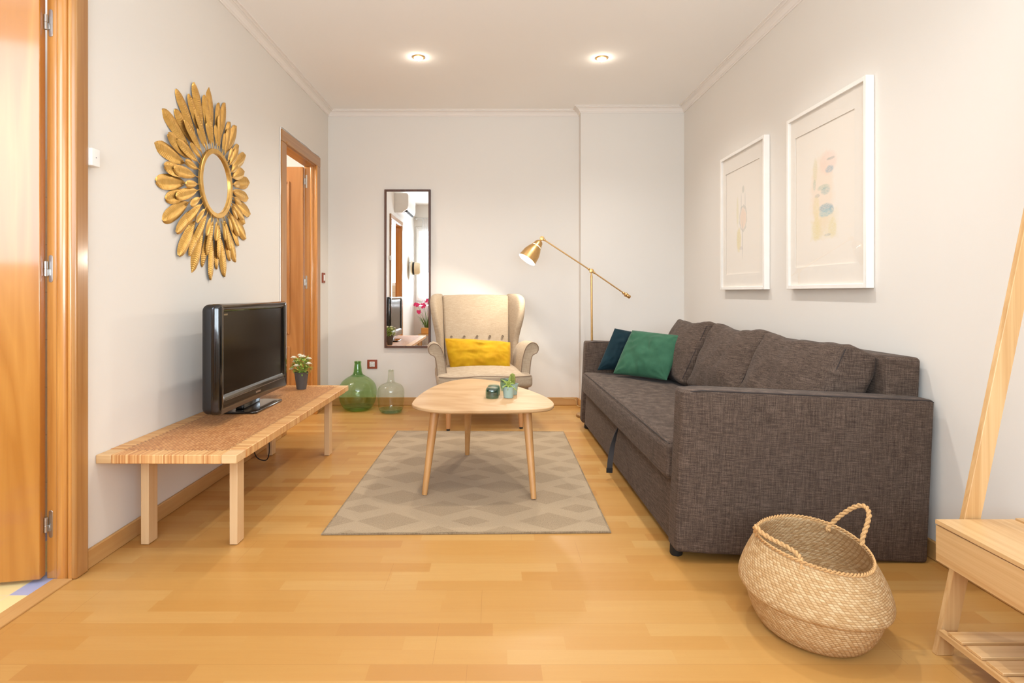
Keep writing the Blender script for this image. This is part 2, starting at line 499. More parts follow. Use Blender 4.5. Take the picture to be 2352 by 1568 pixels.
# ------------------------------------------------------------------ kitchen beyond the near doorway
def m_ktile():
    m, nt, b = mat('kitchen_floor_tile', None, 0.35)
    x, y, z = sep(nt, ocoord(nt))
    T = 0.2
    i, j = mth(nt, 'FLOOR', mth(nt, 'DIVIDE', mth(nt, 'ADD', x, 5.01), T)), mth(nt, 'FLOOR', mth(nt, 'DIVIDE', mth(nt, 'ADD', y, 0.036), T))
    w = wn(nt, comb(nt, i, j), '2D')
    chk = mth(nt, 'MULTIPLY', mth(nt, 'MODULO', mth(nt, 'ADD', i, 100.0), 2.0), mth(nt, 'SUBTRACT', 1.0, mth(nt, 'MODULO', mth(nt, 'ADD', j, 100.0), 2.0)))
    c = mixc(nt, mth(nt, 'GREATER_THAN', chk, 0.5), rgb(238, 220, 160), rgb(168, 176, 212))
    g = mth(nt, 'LESS_THAN', mth(nt, 'MINIMUM', mth(nt, 'FRACT', mth(nt, 'DIVIDE', mth(nt, 'ADD', x, 5.01), T)), mth(nt, 'FRACT', mth(nt, 'DIVIDE', mth(nt, 'ADD', y, 0.036), T))), 0.014)
    setc(nt, b, mixc(nt, g, c, rgb(225, 215, 190)))
    return m
def m_wtile():
    m, nt, b = mat('kitchen_wall_tile', None, 0.3)
    x, y, z = sep(nt, ocoord(nt))
    T = 0.2
    g = 1.0
    fx = mth(nt, 'FRACT', mth(nt, 'DIVIDE', mth(nt, 'ADD', mth(nt, 'ADD', x, y), 9.0), T)); fz = mth(nt, 'FRACT', mth(nt, 'DIVIDE', z, T))
    g = mth(nt, 'LESS_THAN', mth(nt, 'MINIMUM', fx, fz), 0.02)
    low = mixc(nt, g, rgb(226, 208, 180), rgb(198, 182, 158))
    setc(nt, b, mixc(nt, mth(nt, 'GREATER_THAN', z, 1.56), low, rgb(232, 228, 222)))
    return m
KF, KW = m_ktile(), m_wtile()
struct(obj('floor_kitchen', box(BM(), -3.2, XL, 0.35, 2.6, -0.06, -0.002), KF, smooth=False))
bm = BM()
box(bm, -3.3, -3.2, 0.25, 2.7, 0, ZC)
box(bm, -3.2, XL - WT, 2.5, 2.6, 0, ZC)
KX0, KX1 = -3.0, -1.62
for x0, x1, z0, z1 in ((-3.2, KX0, 0, ZC), (KX1, XL - WT, 0, ZC), (KX0, KX1, 0, 1.12), (KX0, KX1, 2.5, ZC)):
    box(bm, x0, x1, 0.25, 0.35, z0, z1)
struct(obj('wall_kitchen', bm, KW, smooth=False))
kw = bpy.data.objects.new('window_2', None); COL.objects.link(kw); struct(kw)
bm = BM()
for x0, x1, z0, z1 in ((KX0, KX0 + .05, 1.12, 2.5), (KX1 - .05, KX1, 1.12, 2.5), (KX0 + .05, KX1 - .05, 1.12, 1.17), (KX0 + .05, KX1 - .05, 2.45, 2.5)):
    box(bm, x0, x1, 0.28, 0.33, z0, z1)
obj('window_frame', bm, WHITEF, kw, bevel=0.004)
# far room beyond the second doorway
struct(obj('floor_far_room', box(BM(), -3.2, XL, 3.2, 6.0, -0.06, -0.001), FLOOR, smooth=False))
bm = BM()
box(bm, -3.3, -3.2, 3.1, 6.0, 0, ZC); box(bm, -3.2, XL - WT, 5.9, 6.0, 0, ZC); box(bm, -3.2, XL - WT, 3.1, 3.2, 0, ZC)
struct(obj('wall_far_room', bm, WALL, smooth=False))

# ------------------------------------------------------------------ doors
def hinge(parent, jx, jy, lx, ly, z, h=0.1, name='hinge'):
    """flag hinge: rounded jamb plate, knuckle, leaf plate (all in one part)"""
    bm = BM()
    def plate(x0, x1, y, w=0.002):
        pts = []
        for k in range(9):
            a = PI * k / 8
            pts.append(((x0 + x1) / 2 + (x1 - x0) / 2 * math.cos(a), z + h / 2 - (x1 - x0) / 2 + (x1 - x0) / 2 * math.sin(a)))
        for k in range(9):
            a = PI + PI * k / 8
            pts.append(((x0 + x1) / 2 + (x1 - x0) / 2 * math.cos(a), z - h / 2 + (x1 - x0) / 2 + (x1 - x0) / 2 * math.sin(a)))
        loft(bm, [[(p[0], y, p[1]) for p in pts], [(p[0], y - w, p[1]) for p in pts]])
    plate(jx - 0.007, jx + 0.007, jy)
    box(bm, lx - 0.001, lx + 0.0015, ly - 0.014, ly, z - h / 2, z + h / 2)
    cx, cy = (jx + lx) / 2 - 0.003, jy - 0.009
    lathe(bm, [(0, -0.026), (0.0065, -0.026), (0.0065, -0.002), (0.005, -0.001), (0.0065, 0.0), (0.0065, 0.026), (0, 0.026)], 12, Matrix.Translation((cx, cy, z)))
    box(bm, cx, jx, jy - 0.006, jy - 0.001, z - 0.024, z - 0.002)
    box(bm, lx, cx, cy - 0.004, cy, z + 0.001, z + 0.024)
    return obj(name, bm, STEEL, parent, bevel=0.0007, seg=1)

d1 = bpy.data.objects.new('door_1', None); COL.objects.link(d1); struct(d1)
# casing on the room side
YC = 2.068
obj('casing', box(BM(), XL, -1.456, YC, 2.132, 0, 2.056), CASEW, d1, bevel=0.006, seg=3)
obj('casing', box(BM(), XL, -1.456, D1A - 0.05, D1A + 0.014, 0, 2.056), CASEW, d1, bevel=0.006, seg=3)
obj('casing', box(BM(), XL, -1.4555, D1A - 0.05, 2.132, 2.056, 2.122), CASEY, d1, bevel=0.006, seg=3)
# far jamb with its rounded mouldings (profile in plan)
def arc(cx, cy, r, a0, a1, n=7, ry=None):
    return [(cx + r * math.cos(R(a0 + (a1 - a0) * k / n)), cy + (ry or r) * math.sin(R(a0 + (a1 - a0) * k / n))) for k in range(n + 1)]
pts = [(-1.566, 2.083), (-1.566, 2.0795), (-1.528, 2.0795)] + arc(-1.509, 2.074, 0.019, 180, 360, 9, 0.012) + [(-1.4885, 2.076)] + arc(-1.479, 2.074, 0.0085, 180, 360, 7, 0.009) + [(-1.468, 2.078), (-1.468, 2.083)]
obj('jamb', prism(BM(), pts, 0, D1H), JAMBW, d1, angle=60)
obj('jamb', box(BM(), -1.566, -1.468, D1A, D1A + 0.02, 0, D1H), JAMBW, d1, bevel=0.004)
obj('jamb', box(BM(), -1.566, -1.468, D1A + 0.02, 2.07, D1H - 0.02, D1H), JAMBW, d1, bevel=0.004)
obj('threshold', box(BM(), -1.534, XL + 0.010, D1A + 0.0, 2.066, -0.001, 0.006), OAKB, d1, bevel=0.002)
# leaf, opened into the kitchen about its hinges
leaf = bpy.data.objects.new('leaf', None); COL.objects.link(leaf); leaf.parent = d1
leaf.location = (-1.571, 2.079, 0.012); leaf.rotation_euler = (0, 0, R(11))
LFW = 0.80
obj('leaf_panel', box(BM(), -LFW, 0, -0.036, 0, 0, 2.03), DOORW, leaf, bevel=0.003)
bm = BM()
lathe(bm, [(0, 0), (0.022, 0), (0.022, 0.006), (0.009, 0.01), (0.009, 0.045), (0, 0.046)], 20, Matrix.Translation((-LFW + 0.06, -0.036, 1.0)) @ Matrix.Rotation(R(90), 4, 'X'))
tube(bm, [(-LFW + 0.06, -0.078, 1.0), (-LFW + 0.18, -0.078, 1.0)], 0.009, 10)
obj('handle', bm, STEEL, leaf)
for zc in (1.0 + (672 - 53) * 2.079 / F, 1.0 + (672 - 617) * 2.079 / F, 1.0 - (1203 - 672) * 2.079 / F):
    hinge(d1, -1.553, 2.0795, -1.571, 2.068, zc, 0.096)

d2 = bpy.data.objects.new('door_2', None); COL.objects.link(d2); struct(d2)
cw = 0.094
obj('casing', box(BM(), XL, -1.463, 4.095, 4.095 + cw, 0, 2.05), CASEW, d2, bevel=0.005, seg=3)
obj('casing', box(BM(), XL, -1.463, 4.906, 5.0, 0, 2.05), CASEW, d2, bevel=0.005, seg=3)
obj('casing', box(BM(), XL, -1.4625, 4.095, 5.0, 2.05, 2.1335), CASEY, d2, bevel=0.005, seg=3)
obj('casing_edge', box(BM(), XL + 0.001, -1.456, 4.888, 4.912, 0, 2.06), JAMBW, d2, bevel=0.005, seg=3)
obj('casing_edge', box(BM(), XL + 0.001, -1.456, 4.183, 4.905, 2.046, 2.068), CASEY, d2, bevel=0.005, seg=3)
pts = [(-1.566, 4.91), (-1.566, 4.896), (-1.52, 4.896)] + arc(-1.505, 4.893, 0.015, 180, 360, 8, 0.011) + [(-1.488, 4.893), (-1.470, 4.893), (-1.470, 4.91)]
obj('jamb', prism(BM(), pts, 0, D2H), JAMBW, d2, angle=60)
obj('jamb', box(BM(), -1.566, -1.470, D2A, D2A + 0.014, 0, D2H), JAMBW, d2, bevel=0.003)
obj('jamb', box(BM(), -1.566, -1.470, D2A, D2B, D2H - 0.018, D2H), CASEY, d2, bevel=0.003)
leaf2 = bpy.data.objects.new('leaf', None); COL.objects.link(leaf2); leaf2.parent = d2
leaf2.location = (-1.566, 4.892, 0.01); leaf2.rotation_euler = (0, 0, R(2))
obj('leaf_panel', box(BM(), -0.70, 0, -0.036, 0, 0, 2.02), DOORM, leaf2, bevel=0.003)
def panel_moulding(z0, z1):
    bm = BM()
    x0, x1 = -0.60, -0.105
    for a in ((x0, x0 + .018, z0, z1), (x1 - .018, x1, z0, z1), (x0 + .018, x1 - .018, z0, z0 + .018), (x0 + .018, x1 - .018, z1 - .018, z1)):
        box(bm, a[0], a[1], -0.046, -0.034, a[2], a[3])
    obj('panel_moulding', bm, DOORM, leaf2, bevel=0.005, seg=2)
panel_moulding(0.65, 1.90); panel_moulding(0.14, 0.55)
for zc in (1.0 + (672 - 417) * 4.9 / F, 1.0 + (672 - 648) * 4.9 / F, 0.2):
    hinge(d2, -1.548, 4.896, -1.566, 4.887, zc, 0.11)

# ------------------------------------------------------------------ ceiling downlights
BULB = emis('halogen_bulb', (1.0, 0.86, 0.70, 1), 75)
def downlight(x, y, label):
    t = thing('downlight', label, 'ceiling light', (x, y, ZC), group='recessed ceiling downlights')
    obj('trim_ring', lathe(BM(), [(0.026, 0.0), (0.026, -0.004), (0.033, -0.008), (0.041, -0.005), (0.043, 0.0)], 32), plain('ring_' + str(round(x, 1)) + str(round(y, 1)), rgb(214, 176, 118), 0.3, 0.7), t)
    obj('bulb', lathe(BM(), [(0.0265, -0.001), (0.0265, -0.008), (0.022, -0.018), (0.012, -0.023), (0, -0.024)], 24), BULB, t)
    return t
SPOTS = [(-0.520, 4.074), (0.741, 4.089), (-0.52, 2.85), (0.741, 2.85), (-0.52, 1.6), (0.741, 1.6)]
downlight(*SPOTS[0], 'lit downlight in the ceiling on the television side, above the bench end')
downlight(*SPOTS[1], 'lit downlight in the ceiling on the sofa side, nearer the framed pictures')
SPOT_E = 27
downlight(*SPOTS[2], 'lit downlight in the second row from the back wall, television side')
downlight(*SPOTS[3], 'lit downlight in the second row from the back wall, sofa side')
downlight(*SPOTS[4], 'lit downlight in the row nearest the window wall, television side')
downlight(*SPOTS[5], 'lit downlight in the row nearest the window wall, sofa side')
def spot(x, y, e, ang=136, blend=1.0):
    l = bpy.data.lights.new('downlight_beam', 'SPOT'); l.energy = e; l.color = (1.0, 0.985, 0.955)
    l.spot_size = R(ang); l.spot_blend = blend; l.shadow_soft_size = 0.03
    o = bpy.data.objects.new('downlight_beam', l); COL.objects.link(o); o.location = (x, y, ZC - 0.03)
for x, y in SPOTS:
    spot(x, y, SPOT_E * (0.52 if y < 2 else 1.0) * (1.22 if x > 0 else (0.5 if y < 3 else 1.0)))

# ------------------------------------------------------------------ things on the left wall
# sunburst mirror
sm = thing('sunburst_mirror', 'round gold mirror ringed by long metal feather leaves on the left wall', 'mirror', (XL, 3.076, 1.564))
def wallM(z_out):           # local leaf frame -> wall frame: leaf length in wall plane, leaf normal +x
    return Matrix(((0, 0, 1, z_out), (1, 0, 0, 0), (0, 1, 0, 0), (0, 0, 0, 1)))
obj('glass', lathe(BM(), [(0, 0.036), (0.153, 0.036)], 64, wallM(0)), MIRROR, sm)
obj('ring', lathe(BM(), [(0.153, 0.032), (0.153, 0.044), (0.155, 0.046), (0.175, 0.046), (0.178, 0.043), (0.178, 0.032), (0.153, 0.032)], 64, wallM(0)), GOLD, sm)
def leaf_mesh(L, W, ribs, depth):
    bm = BM()
    nu, nv = 10, (int(ribs * 6) if ribs else 20)
    g = []
    for j in range(nv + 1):
        v = j / nv
        w = W * 0.5 * max(0.04, 1 - abs(2 * v - 1.0) ** (2.8 if v > .5 else 1.8)) ** 0.6 * (0.84 + 0.26 * v)
        row = []
        for i in range(nu + 1):
            u = -1 + 2 * i / nu
            z = depth * (1 - abs(u) ** 1.6) * (0.6 + 0.4 * math.sin(PI * v)) - 0.008 * v * v * L / 0.2
            z += -0.0016 * math.exp(-(u / 0.10) ** 2)
            if ribs: z += 0.0012 * math.sin(2 * PI * (v * ribs - abs(u) * 1.6)) * (1 - abs(u) ** 4) * min(1, abs(u) * 4) * min(1, (1 - v) * 8)
            row.append(bm.verts.new((u * w, v * L, z)))
        g.append(row)
    for j in range(nv):
        for i in range(nu):
            bm.faces.new((g[j][i], g[j][i + 1], g[j + 1][i + 1], g[j + 1][i]))
    tube(bm, [(0, -0.045, -0.002), (0, 0.02, depth * 0.7)], 0.0022, 6)
    bmesh.ops.recalc_face_normals(bm, faces=bm.faces[:])
    me = bpy.data.meshes.new('leaf'); bm.to_mesh(me); bm.free()
    me.polygons.foreach_set('use_smooth', [True] * len(me.polygons))
    me.materials.append(GOLD)
    return me
LS, LM = leaf_mesh(0.100, 0.038, 0, 0.007), leaf_mesh(0.178, 0.054, 14, 0.008)
LL, LX = leaf_mesh(0.228, 0.074, 22, 0.010), leaf_mesh(0.195, 0.064, 18, 0.009)
NL = 18
for k in range(NL):
    for me, r0, out, dth, tilt in ((LX, 0.252, 0.016, 0.5, 0), (LL, 0.274, 0.012, 0.0, 0), (LM, 0.207, 0.034, 0.5, 2), (LS, 0.202, 0.040, 0.0, 1)):
        th = 2 * PI * (k + dth) / NL + random.uniform(-0.02, 0.02)
        o = bpy.data.objects.new('leaf', me); COL.objects.link(o); o.parent = sm
        Ml = Matrix.Rotation(th, 4, 'Z') @ Matrix.Translation((0, r0 + random.uniform(-.006, .006), 0)) @ Matrix.Rotation(R(-tilt + random.uniform(-2, 2)), 4, 'X') @ Matrix.Rotation(R(random.uniform(-6, 6)), 4, 'Y')
        o.matrix_local = wallM(out) @ Ml
# small white wall box beside the casing
wb = thing('wall_sensor_box', 'small white plastic box on the left wall beside the door casing', 'wall box', (XL, 2.155, 1.49))
obj('cover', softbox(BM(), (0.032, 0.046, 0.064), 0.003, (0.017, 0, 0), 2), WHITEP, wb)
bm = BM(); lathe(bm, [(0, 0.0335), (0.003, 0.0335)], 10, wallM(0)); obj('button', bm, plain('grey_dot', rgb(170, 166, 170), .5), wb)
# switch by the far doorway
sw = thing('light_switch', 'brown framed light switch with white rocker next to the doorway', 'light switch', (XL, 5.125, 1.128))
BROWN = plain('brown_plate', rgb(146, 66, 36), 0.45)
obj('plate', softbox(BM(), (0.009, 0.082, 0.086), 0.003, (0.005, 0, 0), 2), BROWN, sw)
obj('rocker', softbox(BM(), (0.008, 0.036, 0.05), 0.002, (0.010, 0.004, 0), 2), WHITEP, sw)
# socket on the back wall
so = thing('wall_socket', 'brown framed white power socket low on the back wall above the bottles', 'socket', (at(855.3, 836, YB).x, YB, at(855.3, 836, YB).z))
obj('plate', softbox(BM(), (0.089, 0.009, 0.079), 0.003, (0, -0.005, 0), 2), BROWN, so)
bm = softbox(BM(), (0.046, 0.006, 0.046), 0.0025, (0, -0.011, 0), 2)
obj('insert', bm, WHITEP, so)
MF = Matrix.Rotation(R(90), 4, 'X')
obj('recess', lathe(BM(), [(0.0195, 0.0145), (0.019, 0.016), (0.0175, 0.0145)], 28, MF), plain('socket_grey', rgb(120, 112, 104), .5), so)
bm = BM()
for dx, dz in ((-0.0085, 0.001), (0.0085, 0.001), (0, 0.012), (0, -0.012)):
    lathe(bm, [(0, 0.0148), (0.0026, 0.0148)], 10, Matrix.Translation((dx, 0, dz)) @ MF)
obj('pin_holes', bm, BLACKM, so)
# white cable clipped round the far door casing
bm = BM()
p = [(XL + .0045, 4.090, 0.40), (XL + .0045, 4.088, 1.20), (XL + .0045, 4.090, 1.30), (XL + .0045, 4.086, 1.62), (XL + .0045, 4.092, 1.74), (XL + .0045, 4.085, 1.84), (XL + .0045, 4.088, 2.08), (XL + .0045, 4.094, 2.133), (XL + .0045, 4.13, 2.150), (XL + .0045, 4.4, 2.147), (XL + .0045, 4.62, 2.150), (XL + .0045, 4.8, 2.142), (XL + .0045, 4.98, 2.146), (XL + .0045, 5.003, 2.135), (XL + .0045, 5.006, 2.05), (XL + .0045, 5.003, 1.95)]
tube(bm, smooth_path(p, 6), 0.0032, 6)
tag(obj('cable', bm, WHITEP), 'thin white cable clipped around the far door casing', 'cable')

# ------------------------------------------------------------------ tall mirror on the back wall
tm = thing('tall_mirror', 'tall narrow wall mirror in a dark brown frame beside the armchair', 'mirror', (-0.768, YB, 0))
DARKW = wood('dark_brown_frame', rgb(72, 42, 26), rgb(98, 60, 38), 2, 0.4, 60)
x0, x1, z0, z1, t = -0.2045, 0.2045, 0.511, 1.915, 0.019
bm = BM()
for a in ((x0, x0 + t, z0, z1), (x1 - t, x1, z0, z1), (x0 + t, x1 - t, z0, z0 + t), (x0 + t, x1 - t, z1 - t, z1)):
    box(bm, a[0], a[1], -0.028, -0.002, a[2], a[3])
obj('frame', bm, DARKW, tm, bevel=0.0015, seg=1)
bm = BM(); vv = [bm.verts.new(q) for q in ((x0 + t, -0.021, z0 + t), (x1 - t, -0.021, z0 + t), (x1 - t, -0.021, z1 - t), (x0 + t, -0.021, z1 - t))]; bm.faces.new(vv)
obj('glass', bm, MIRROR, tm, smooth=False)
boxo('backing', (x0 + 0.004, x1 - 0.004, -0.019, -0.001, z0 + 0.004, z1 - 0.004), BLACKM, tm)

# ------------------------------------------------------------------ rattan bench
BX, BY = (-1.4735 - 0.9485) / 2, (2.196 + 3.854) / 2
bench = thing('rattan_bench', 'low ash bench with a woven rattan top under the television', 'bench', (BX, BY, 0), (0, 0, R(-0.3)))
hx, hy, zt, th = 0.2625, 0.829, 0.400, 0.034
def m_rattan():
    m, nt, b = mat('woven_rattan', None, 0.5)
    x, y, z = sep(nt, ocoord(nt))
    dx = mth(nt, 'SUBTRACT', hx, mth(nt, 'ABSOLUTE', x)); dy = mth(nt, 'SUBTRACT', hy, mth(nt, 'ABSOLUTE', y))
    endside = mth(nt, 'LESS_THAN', dy, dx)
    along = mth(nt, 'ADD', mth(nt, 'MULTIPLY', endside, x), mth(nt, 'MULTIPLY', mth(nt, 'SUBTRACT', 1.0, endside), y))
    along = mth(nt, 'ADD', along, mth(nt, 'MULTIPLY', endside, 7.7))
    edge = mth(nt, 'MINIMUM', dx, dy)
    strip = mth(nt, 'DIVIDE', along, 0.0052)
    sid = mth(nt, 'FLOOR', strip)
    s1 = wn(nt, sid)
    s2 = nz(nt, comb(nt, mth(nt, 'MULTIPLY', along, 26.0), 0.0, 3.0), 1.0, 3, 0.7)
    sc = ramp(nt, mth(nt, 'ADD', mth(nt, 'MULTIPLY', s1, 0.45), mth(nt, 'MULTIPLY', s2, 0.6)), [(0.25, rgb(170, 106, 54)), (0.42, rgb(202, 146, 88)), (0.62, rgb(214, 168, 110)), (0.85, rgb(222, 182, 126))])
    gap = mth(nt, 'LESS_THAN', mth(nt, 'FRACT', strip), 0.10)
    sc = mixc(nt, mth(nt, 'MULTIPLY', gap, 0.35), sc, rgb(160, 100, 52))
    # field: fine twill weave
    P = 0.0085
    r = mth(nt, 'FLOOR', mth(nt, 'DIVIDE', x, P * 0.62))
    cc = mth(nt, 'ADD', mth(nt, 'DIVIDE', y, P * 2.1), mth(nt, 'MULTIPLY', r, 0.34))
    cid = mth(nt, 'FLOOR', cc)
    wv = wn(nt, comb(nt, r, cid), '2D')
    big = nz(nt, comb(nt, mth(nt, 'MULTIPLY', x, 7.0), mth(nt, 'MULTIPLY', y, 16.0), 0.0), 1.0, 3)
    fc = ramp(nt, mth(nt, 'ADD', mth(nt, 'MULTIPLY', wv, 0.55), mth(nt, 'MULTIPLY', big, 0.5)), [(0.2, rgb(168, 110, 62)), (0.5, rgb(188, 130, 78)), (0.8, rgb(204, 150, 96))])
    hole = mth(nt, 'LESS_THAN', mth(nt, 'MINIMUM', mth(nt, 'FRACT', cc), mth(nt, 'FRACT', mth(nt, 'DIVIDE', x, P * 0.62))), 0.16)
    fc = mixc(nt, mth(nt, 'MULTIPLY', hole, 0.5), fc, rgb(110, 66, 34))
    # slits where the wrapping meets the field
    zig = mth(nt, 'MULTIPLY', mth(nt, 'PINGPONG', along, 0.013), 0.8)
    e2 = mth(nt, 'SUBTRACT', edge, zig)
    slit = mth(nt, 'MULTIPLY', mth(nt, 'LESS_THAN', mth(nt, 'ABSOLUTE', mth(nt, 'SUBTRACT', e2, 0.062)), 0.0055), mth(nt, 'LESS_THAN', mth(nt, 'FRACT', mth(nt, 'DIVIDE', along, 0.013)), 0.4))
    c = mixc(nt, mth(nt, 'GREATER_THAN', e2, 0.062), sc, fc)
    c = mixc(nt, mth(nt, 'MULTIPLY', slit, 0.75), c, rgb(92, 54, 28))
    setc(nt, b, c)
    hgt = mth(nt, 'ADD', mth(nt, 'MULTIPLY', gap, -0.5), mth(nt, 'MULTIPLY', hole, mth(nt, 'MULTIPLY', mth(nt, 'GREATER_THAN', e2, 0.062), -1.0)))
    bump(nt, b, hgt, 0.35, 0.0015)
    return m
RATTAN = m_rattan()
cxn, cyn = 0.058, 0.085
pts = [(-hx + cxn, -hy), (hx - cxn, -hy), (hx - cxn, -hy + cyn), (hx, -hy + cyn), (hx, hy - cyn), (hx - cxn, hy - cyn), (hx - cxn, hy), (-hx + cxn, hy), (-hx + cxn, hy - cyn), (-hx, hy - cyn), (-hx, -hy + cyn), (-hx + cxn, -hy + cyn)]
obj('woven_seat', prism(BM(), pts, zt - th, zt), RATTAN, bench, bevel=0.003)
for sx in (-1, 1):
    for sy in (-1, 1):
        xa, xb = sorted((sx * (hx - 0.001), sx * (hx - cxn))); ya, yb = sorted((sy * (hy - 0.001), sy * (hy - cyn)))
        boxo('corner_block', (xa, xb, ya, yb, zt - th + .0005, zt - .001), BEECHY, bench, bevel=0.003)
lx0 = -1.398 - BX; lx1 = -1.0135 - BX
for ly in (2.352 - BY, 3.640 - BY):
    boxo('leg', (lx0, lx0 + 0.032, ly, ly + 0.062, 0.002, zt - th), BEECH, bench, bevel=0.002)
    boxo('leg', (lx1 - 0.032, lx1, ly, ly + 0.062, 0.002, zt - th), BEECH, bench, bevel=0.002)
    boxo('apron', (lx0 + 0.032, lx1 - 0.032, ly + 0.012, ly + 0.046, zt - th - 0.022, zt - th), BEECHY, bench, bevel=0.002)
# black lead hanging below the bench
bm = BM()
tube(bm, smooth_path([(-1.40, 3.40, 0.33), (-1.395, 3.42, 0.16), (-1.385, 3.45, 0.05), (-1.350, 3.50, 0.012), (-1.328, 3.50, 0.05), (-1.335, 3.52, 0.14), (-1.35, 3.55, 0.24), (-1.36, 3.56, 0.34)], 8), 0.003, 6)
tag(obj('cable', bm, BLACKR), 'thin black cable drooping in a loop underneath the rattan bench', 'cable')

# ------------------------------------------------------------------ television
tv = thing('television', 'black flat screen television on a rectangular stand on the bench', 'television', (-1.255, 3.07, zt), (0, 0, 0))
W2 = 0.43
zb, ztop = 0.050, 0.549
obj('back_shell', softbox(BM(), (0.075, 2 * W2 - 0.004, ztop - zb - 0.004), 0.03, (-0.018, 0, (zb + ztop) / 2), 4), BLACKM, tv)
def rrect(hw, z0, z1, r, n=6):
    out = []
    for cx, cz, a0 in ((hw - r, z1 - r, 0), (-hw + r, z1 - r, 90), (-hw + r, z0 + r, 180), (hw - r, z0 + r, 270)):
        for k in range(n + 1):
            a = R(a0 + 90 * k / n)
            out.append((cx + r * math.cos(a), cz + r * math.sin(a)))
    return out
def ring3(pts, x): return [(x, p[0], p[1]) for p in pts]
SZ0, SZ1, SW = 0.135, 0.512, 0.372
bm = BM()
loft(bm, [ring3(rrect(W2, zb, ztop, 0.022), -0.005), ring3(rrect(W2, zb, ztop, 0.022), 0.024), ring3(rrect(W2 - .008, zb + .006, ztop - .006, 0.018), 0.034),
          ring3(rrect(W2 - .035, SZ0 - .028, ztop - .016, 0.012), 0.0345), ring3(rrect(SW + 0.006, SZ0 - .006, SZ1 + .006, 0.006), 0.026), ring3(rrect(SW, SZ0, SZ1, 0.004), 0.020)], caps=False)
obj('bezel', bm, BLACKG, tv, angle=50)
SCR, nt_, b_ = mat('dark_screen', rgb(20, 15, 9), 0.16, spec=0.16)
bm = BM(); bm.faces.new([bm.verts.new((0.0205, y, z)) for y, z in ((-SW - .002, SZ0 - .002), (SW + .002, SZ0 - .002), (SW + .002, SZ1 + .002), (-SW - .002, SZ1 + .002))])
obj('screen', bm, SCR, tv, smooth=False)
TRIMG = plain('silver_trim', rgb(150, 140, 130), 0.3, 0.8)
boxo('trim_line', (0.0335, 0.0352, -SW + .0, SW, SZ0 - 0.0265, SZ0 - 0.0245), TRIMG, tv)
boxo('maker_mark', (0.034, 0.0354, -0.03, 0.03, SZ0 - 0.049, SZ0 - 0.040), TRIMG, tv, label='small pale maker mark on the lower bezel')
boxo('model_mark', (0.0206, 0.0212, -SW + .012, -SW + .05, SZ1 - 0.016, SZ1 - 0.008), plain('dull_mark', rgb(120, 100, 60), .5), tv, label='faint pale mark at the upper corner of the screen')
for k in range(7):
    boxo('side_control', (0.012, 0.024, W2 - 0.002, W2 + 0.0015, 0.46 - 0.012 * k, 0.467 - 0.012 * k), TRIMG, tv)
bm = BM()
softbox(bm, (0.045, 0.22, 0.075), 0.012, (-0.03, 0.03, 0.045), 2)
obj('neck', bm, BLACKG, tv)
pts = [(-0.085, -0.14), (0.060, -0.14), (0.080, -0.125), (0.086, 0.20), (0.075, 0.225), (-0.02, 0.235), (-0.085, 0.20)]
obj('stand_base', prism(BM(), pts, 0.0005, 0.012), BLACKG, tv, bevel=0.004, seg=3)

# ------------------------------------------------------------------ potted flowering plant on the bench
LEAFG = plain('young_green_leaf', rgb(146, 172, 74), 0.55, 0, 0.22, 40)
LEAFG2 = plain('pale_green_leaf', rgb(176, 190, 96), 0.55, 0, 0.2, 40)
PETAL = plain('cream_petals', rgb(246, 240, 222), 0.6, 0, 0.04)
fp = thing('potted_flower', 'small white flowering plant in a dark grey pot on the bench', 'plant', (-1.2, 3.695, zt))
obj('pot', lathe(BM(), [(0, 0.001), (0.028, 0.001), (0.029, 0.004), (0.0425, 0.102), (0.0435, 0.106), (0.041, 0.106), (0.038, 0.096), (0, 0.094)], 32), plain('grey_pot', rgb(84, 78, 74), .6), fp)
def leaflet(bm, p, d, L, W, up=Vector((0, 0, 1)), curl=0.3):
    d = d.normalized(); s = d.cross(up)
    s = s.normalized() if s.length > 1e-3 else Vector((1, 0, 0))
    nrm = s.cross(d)
    prof = [(0, 0.08), (0.25, 0.8), (0.55, 1.0), (0.8, 0.7), (1.0, 0.05)]
    rows = []
    for t, w in prof:
        c = p + d * L * t - nrm * (curl * L * t * t)
        rows.append([bm.verts.new(c - s * W * w / 2), bm.verts.new(c - nrm * W * .10 * w), bm.verts.new(c + s * W * w / 2)])
    for k in range(len(rows) - 1):
        for i in range(2):
            bm.faces.new((rows[k][i], rows[k][i + 1], rows[k + 1][i + 1], rows[k + 1][i]))
def bush(bm, n, base, r, h, L, W, seed):
    rnd = random.Random(seed)
    for _ in range(n):
        a = rnd.uniform(0, 2 * PI); rr = r * math.sqrt(rnd.random()); zz = rnd.uniform(0, 1)
        rr *= (0.55 + 0.45 * math.sin(PI * min(1, zz * 0.85 + 0.15)))
        p = Vector(base) + Vector((rr * math.cos(a), rr * math.sin(a), h * zz))
        d = Vector((math.cos(a) * rnd.uniform(.2, 1), math.sin(a) * rnd.uniform(.2, 1), rnd.uniform(-0.2, 0.9)))
        leaflet(bm, p, d, L * rnd.uniform(.6, 1.2), W * rnd.uniform(.7, 1.2))
bm = BM(); bush(bm, 230, (0, 0, 0.1), 0.056, 0.095, 0.024, 0.011, 3)
for k in range(14):
    a = k * 2.4; tube(bm, [(0, 0, 0.09), (0.025 * math.cos(a), 0.025 * math.sin(a), 0.14), (0.045 * math.cos(a), 0.045 * math.sin(a), 0.185)], 0.0012, 5)
obj('foliage', bm, LEAFG, fp, smooth=True)
bm = BM(); bush(bm, 120, (0, 0, 0.105), 0.062, 0.095, 0.022, 0.010, 9)
obj('foliage', bm, LEAFG2, fp, label='paler young leaves')
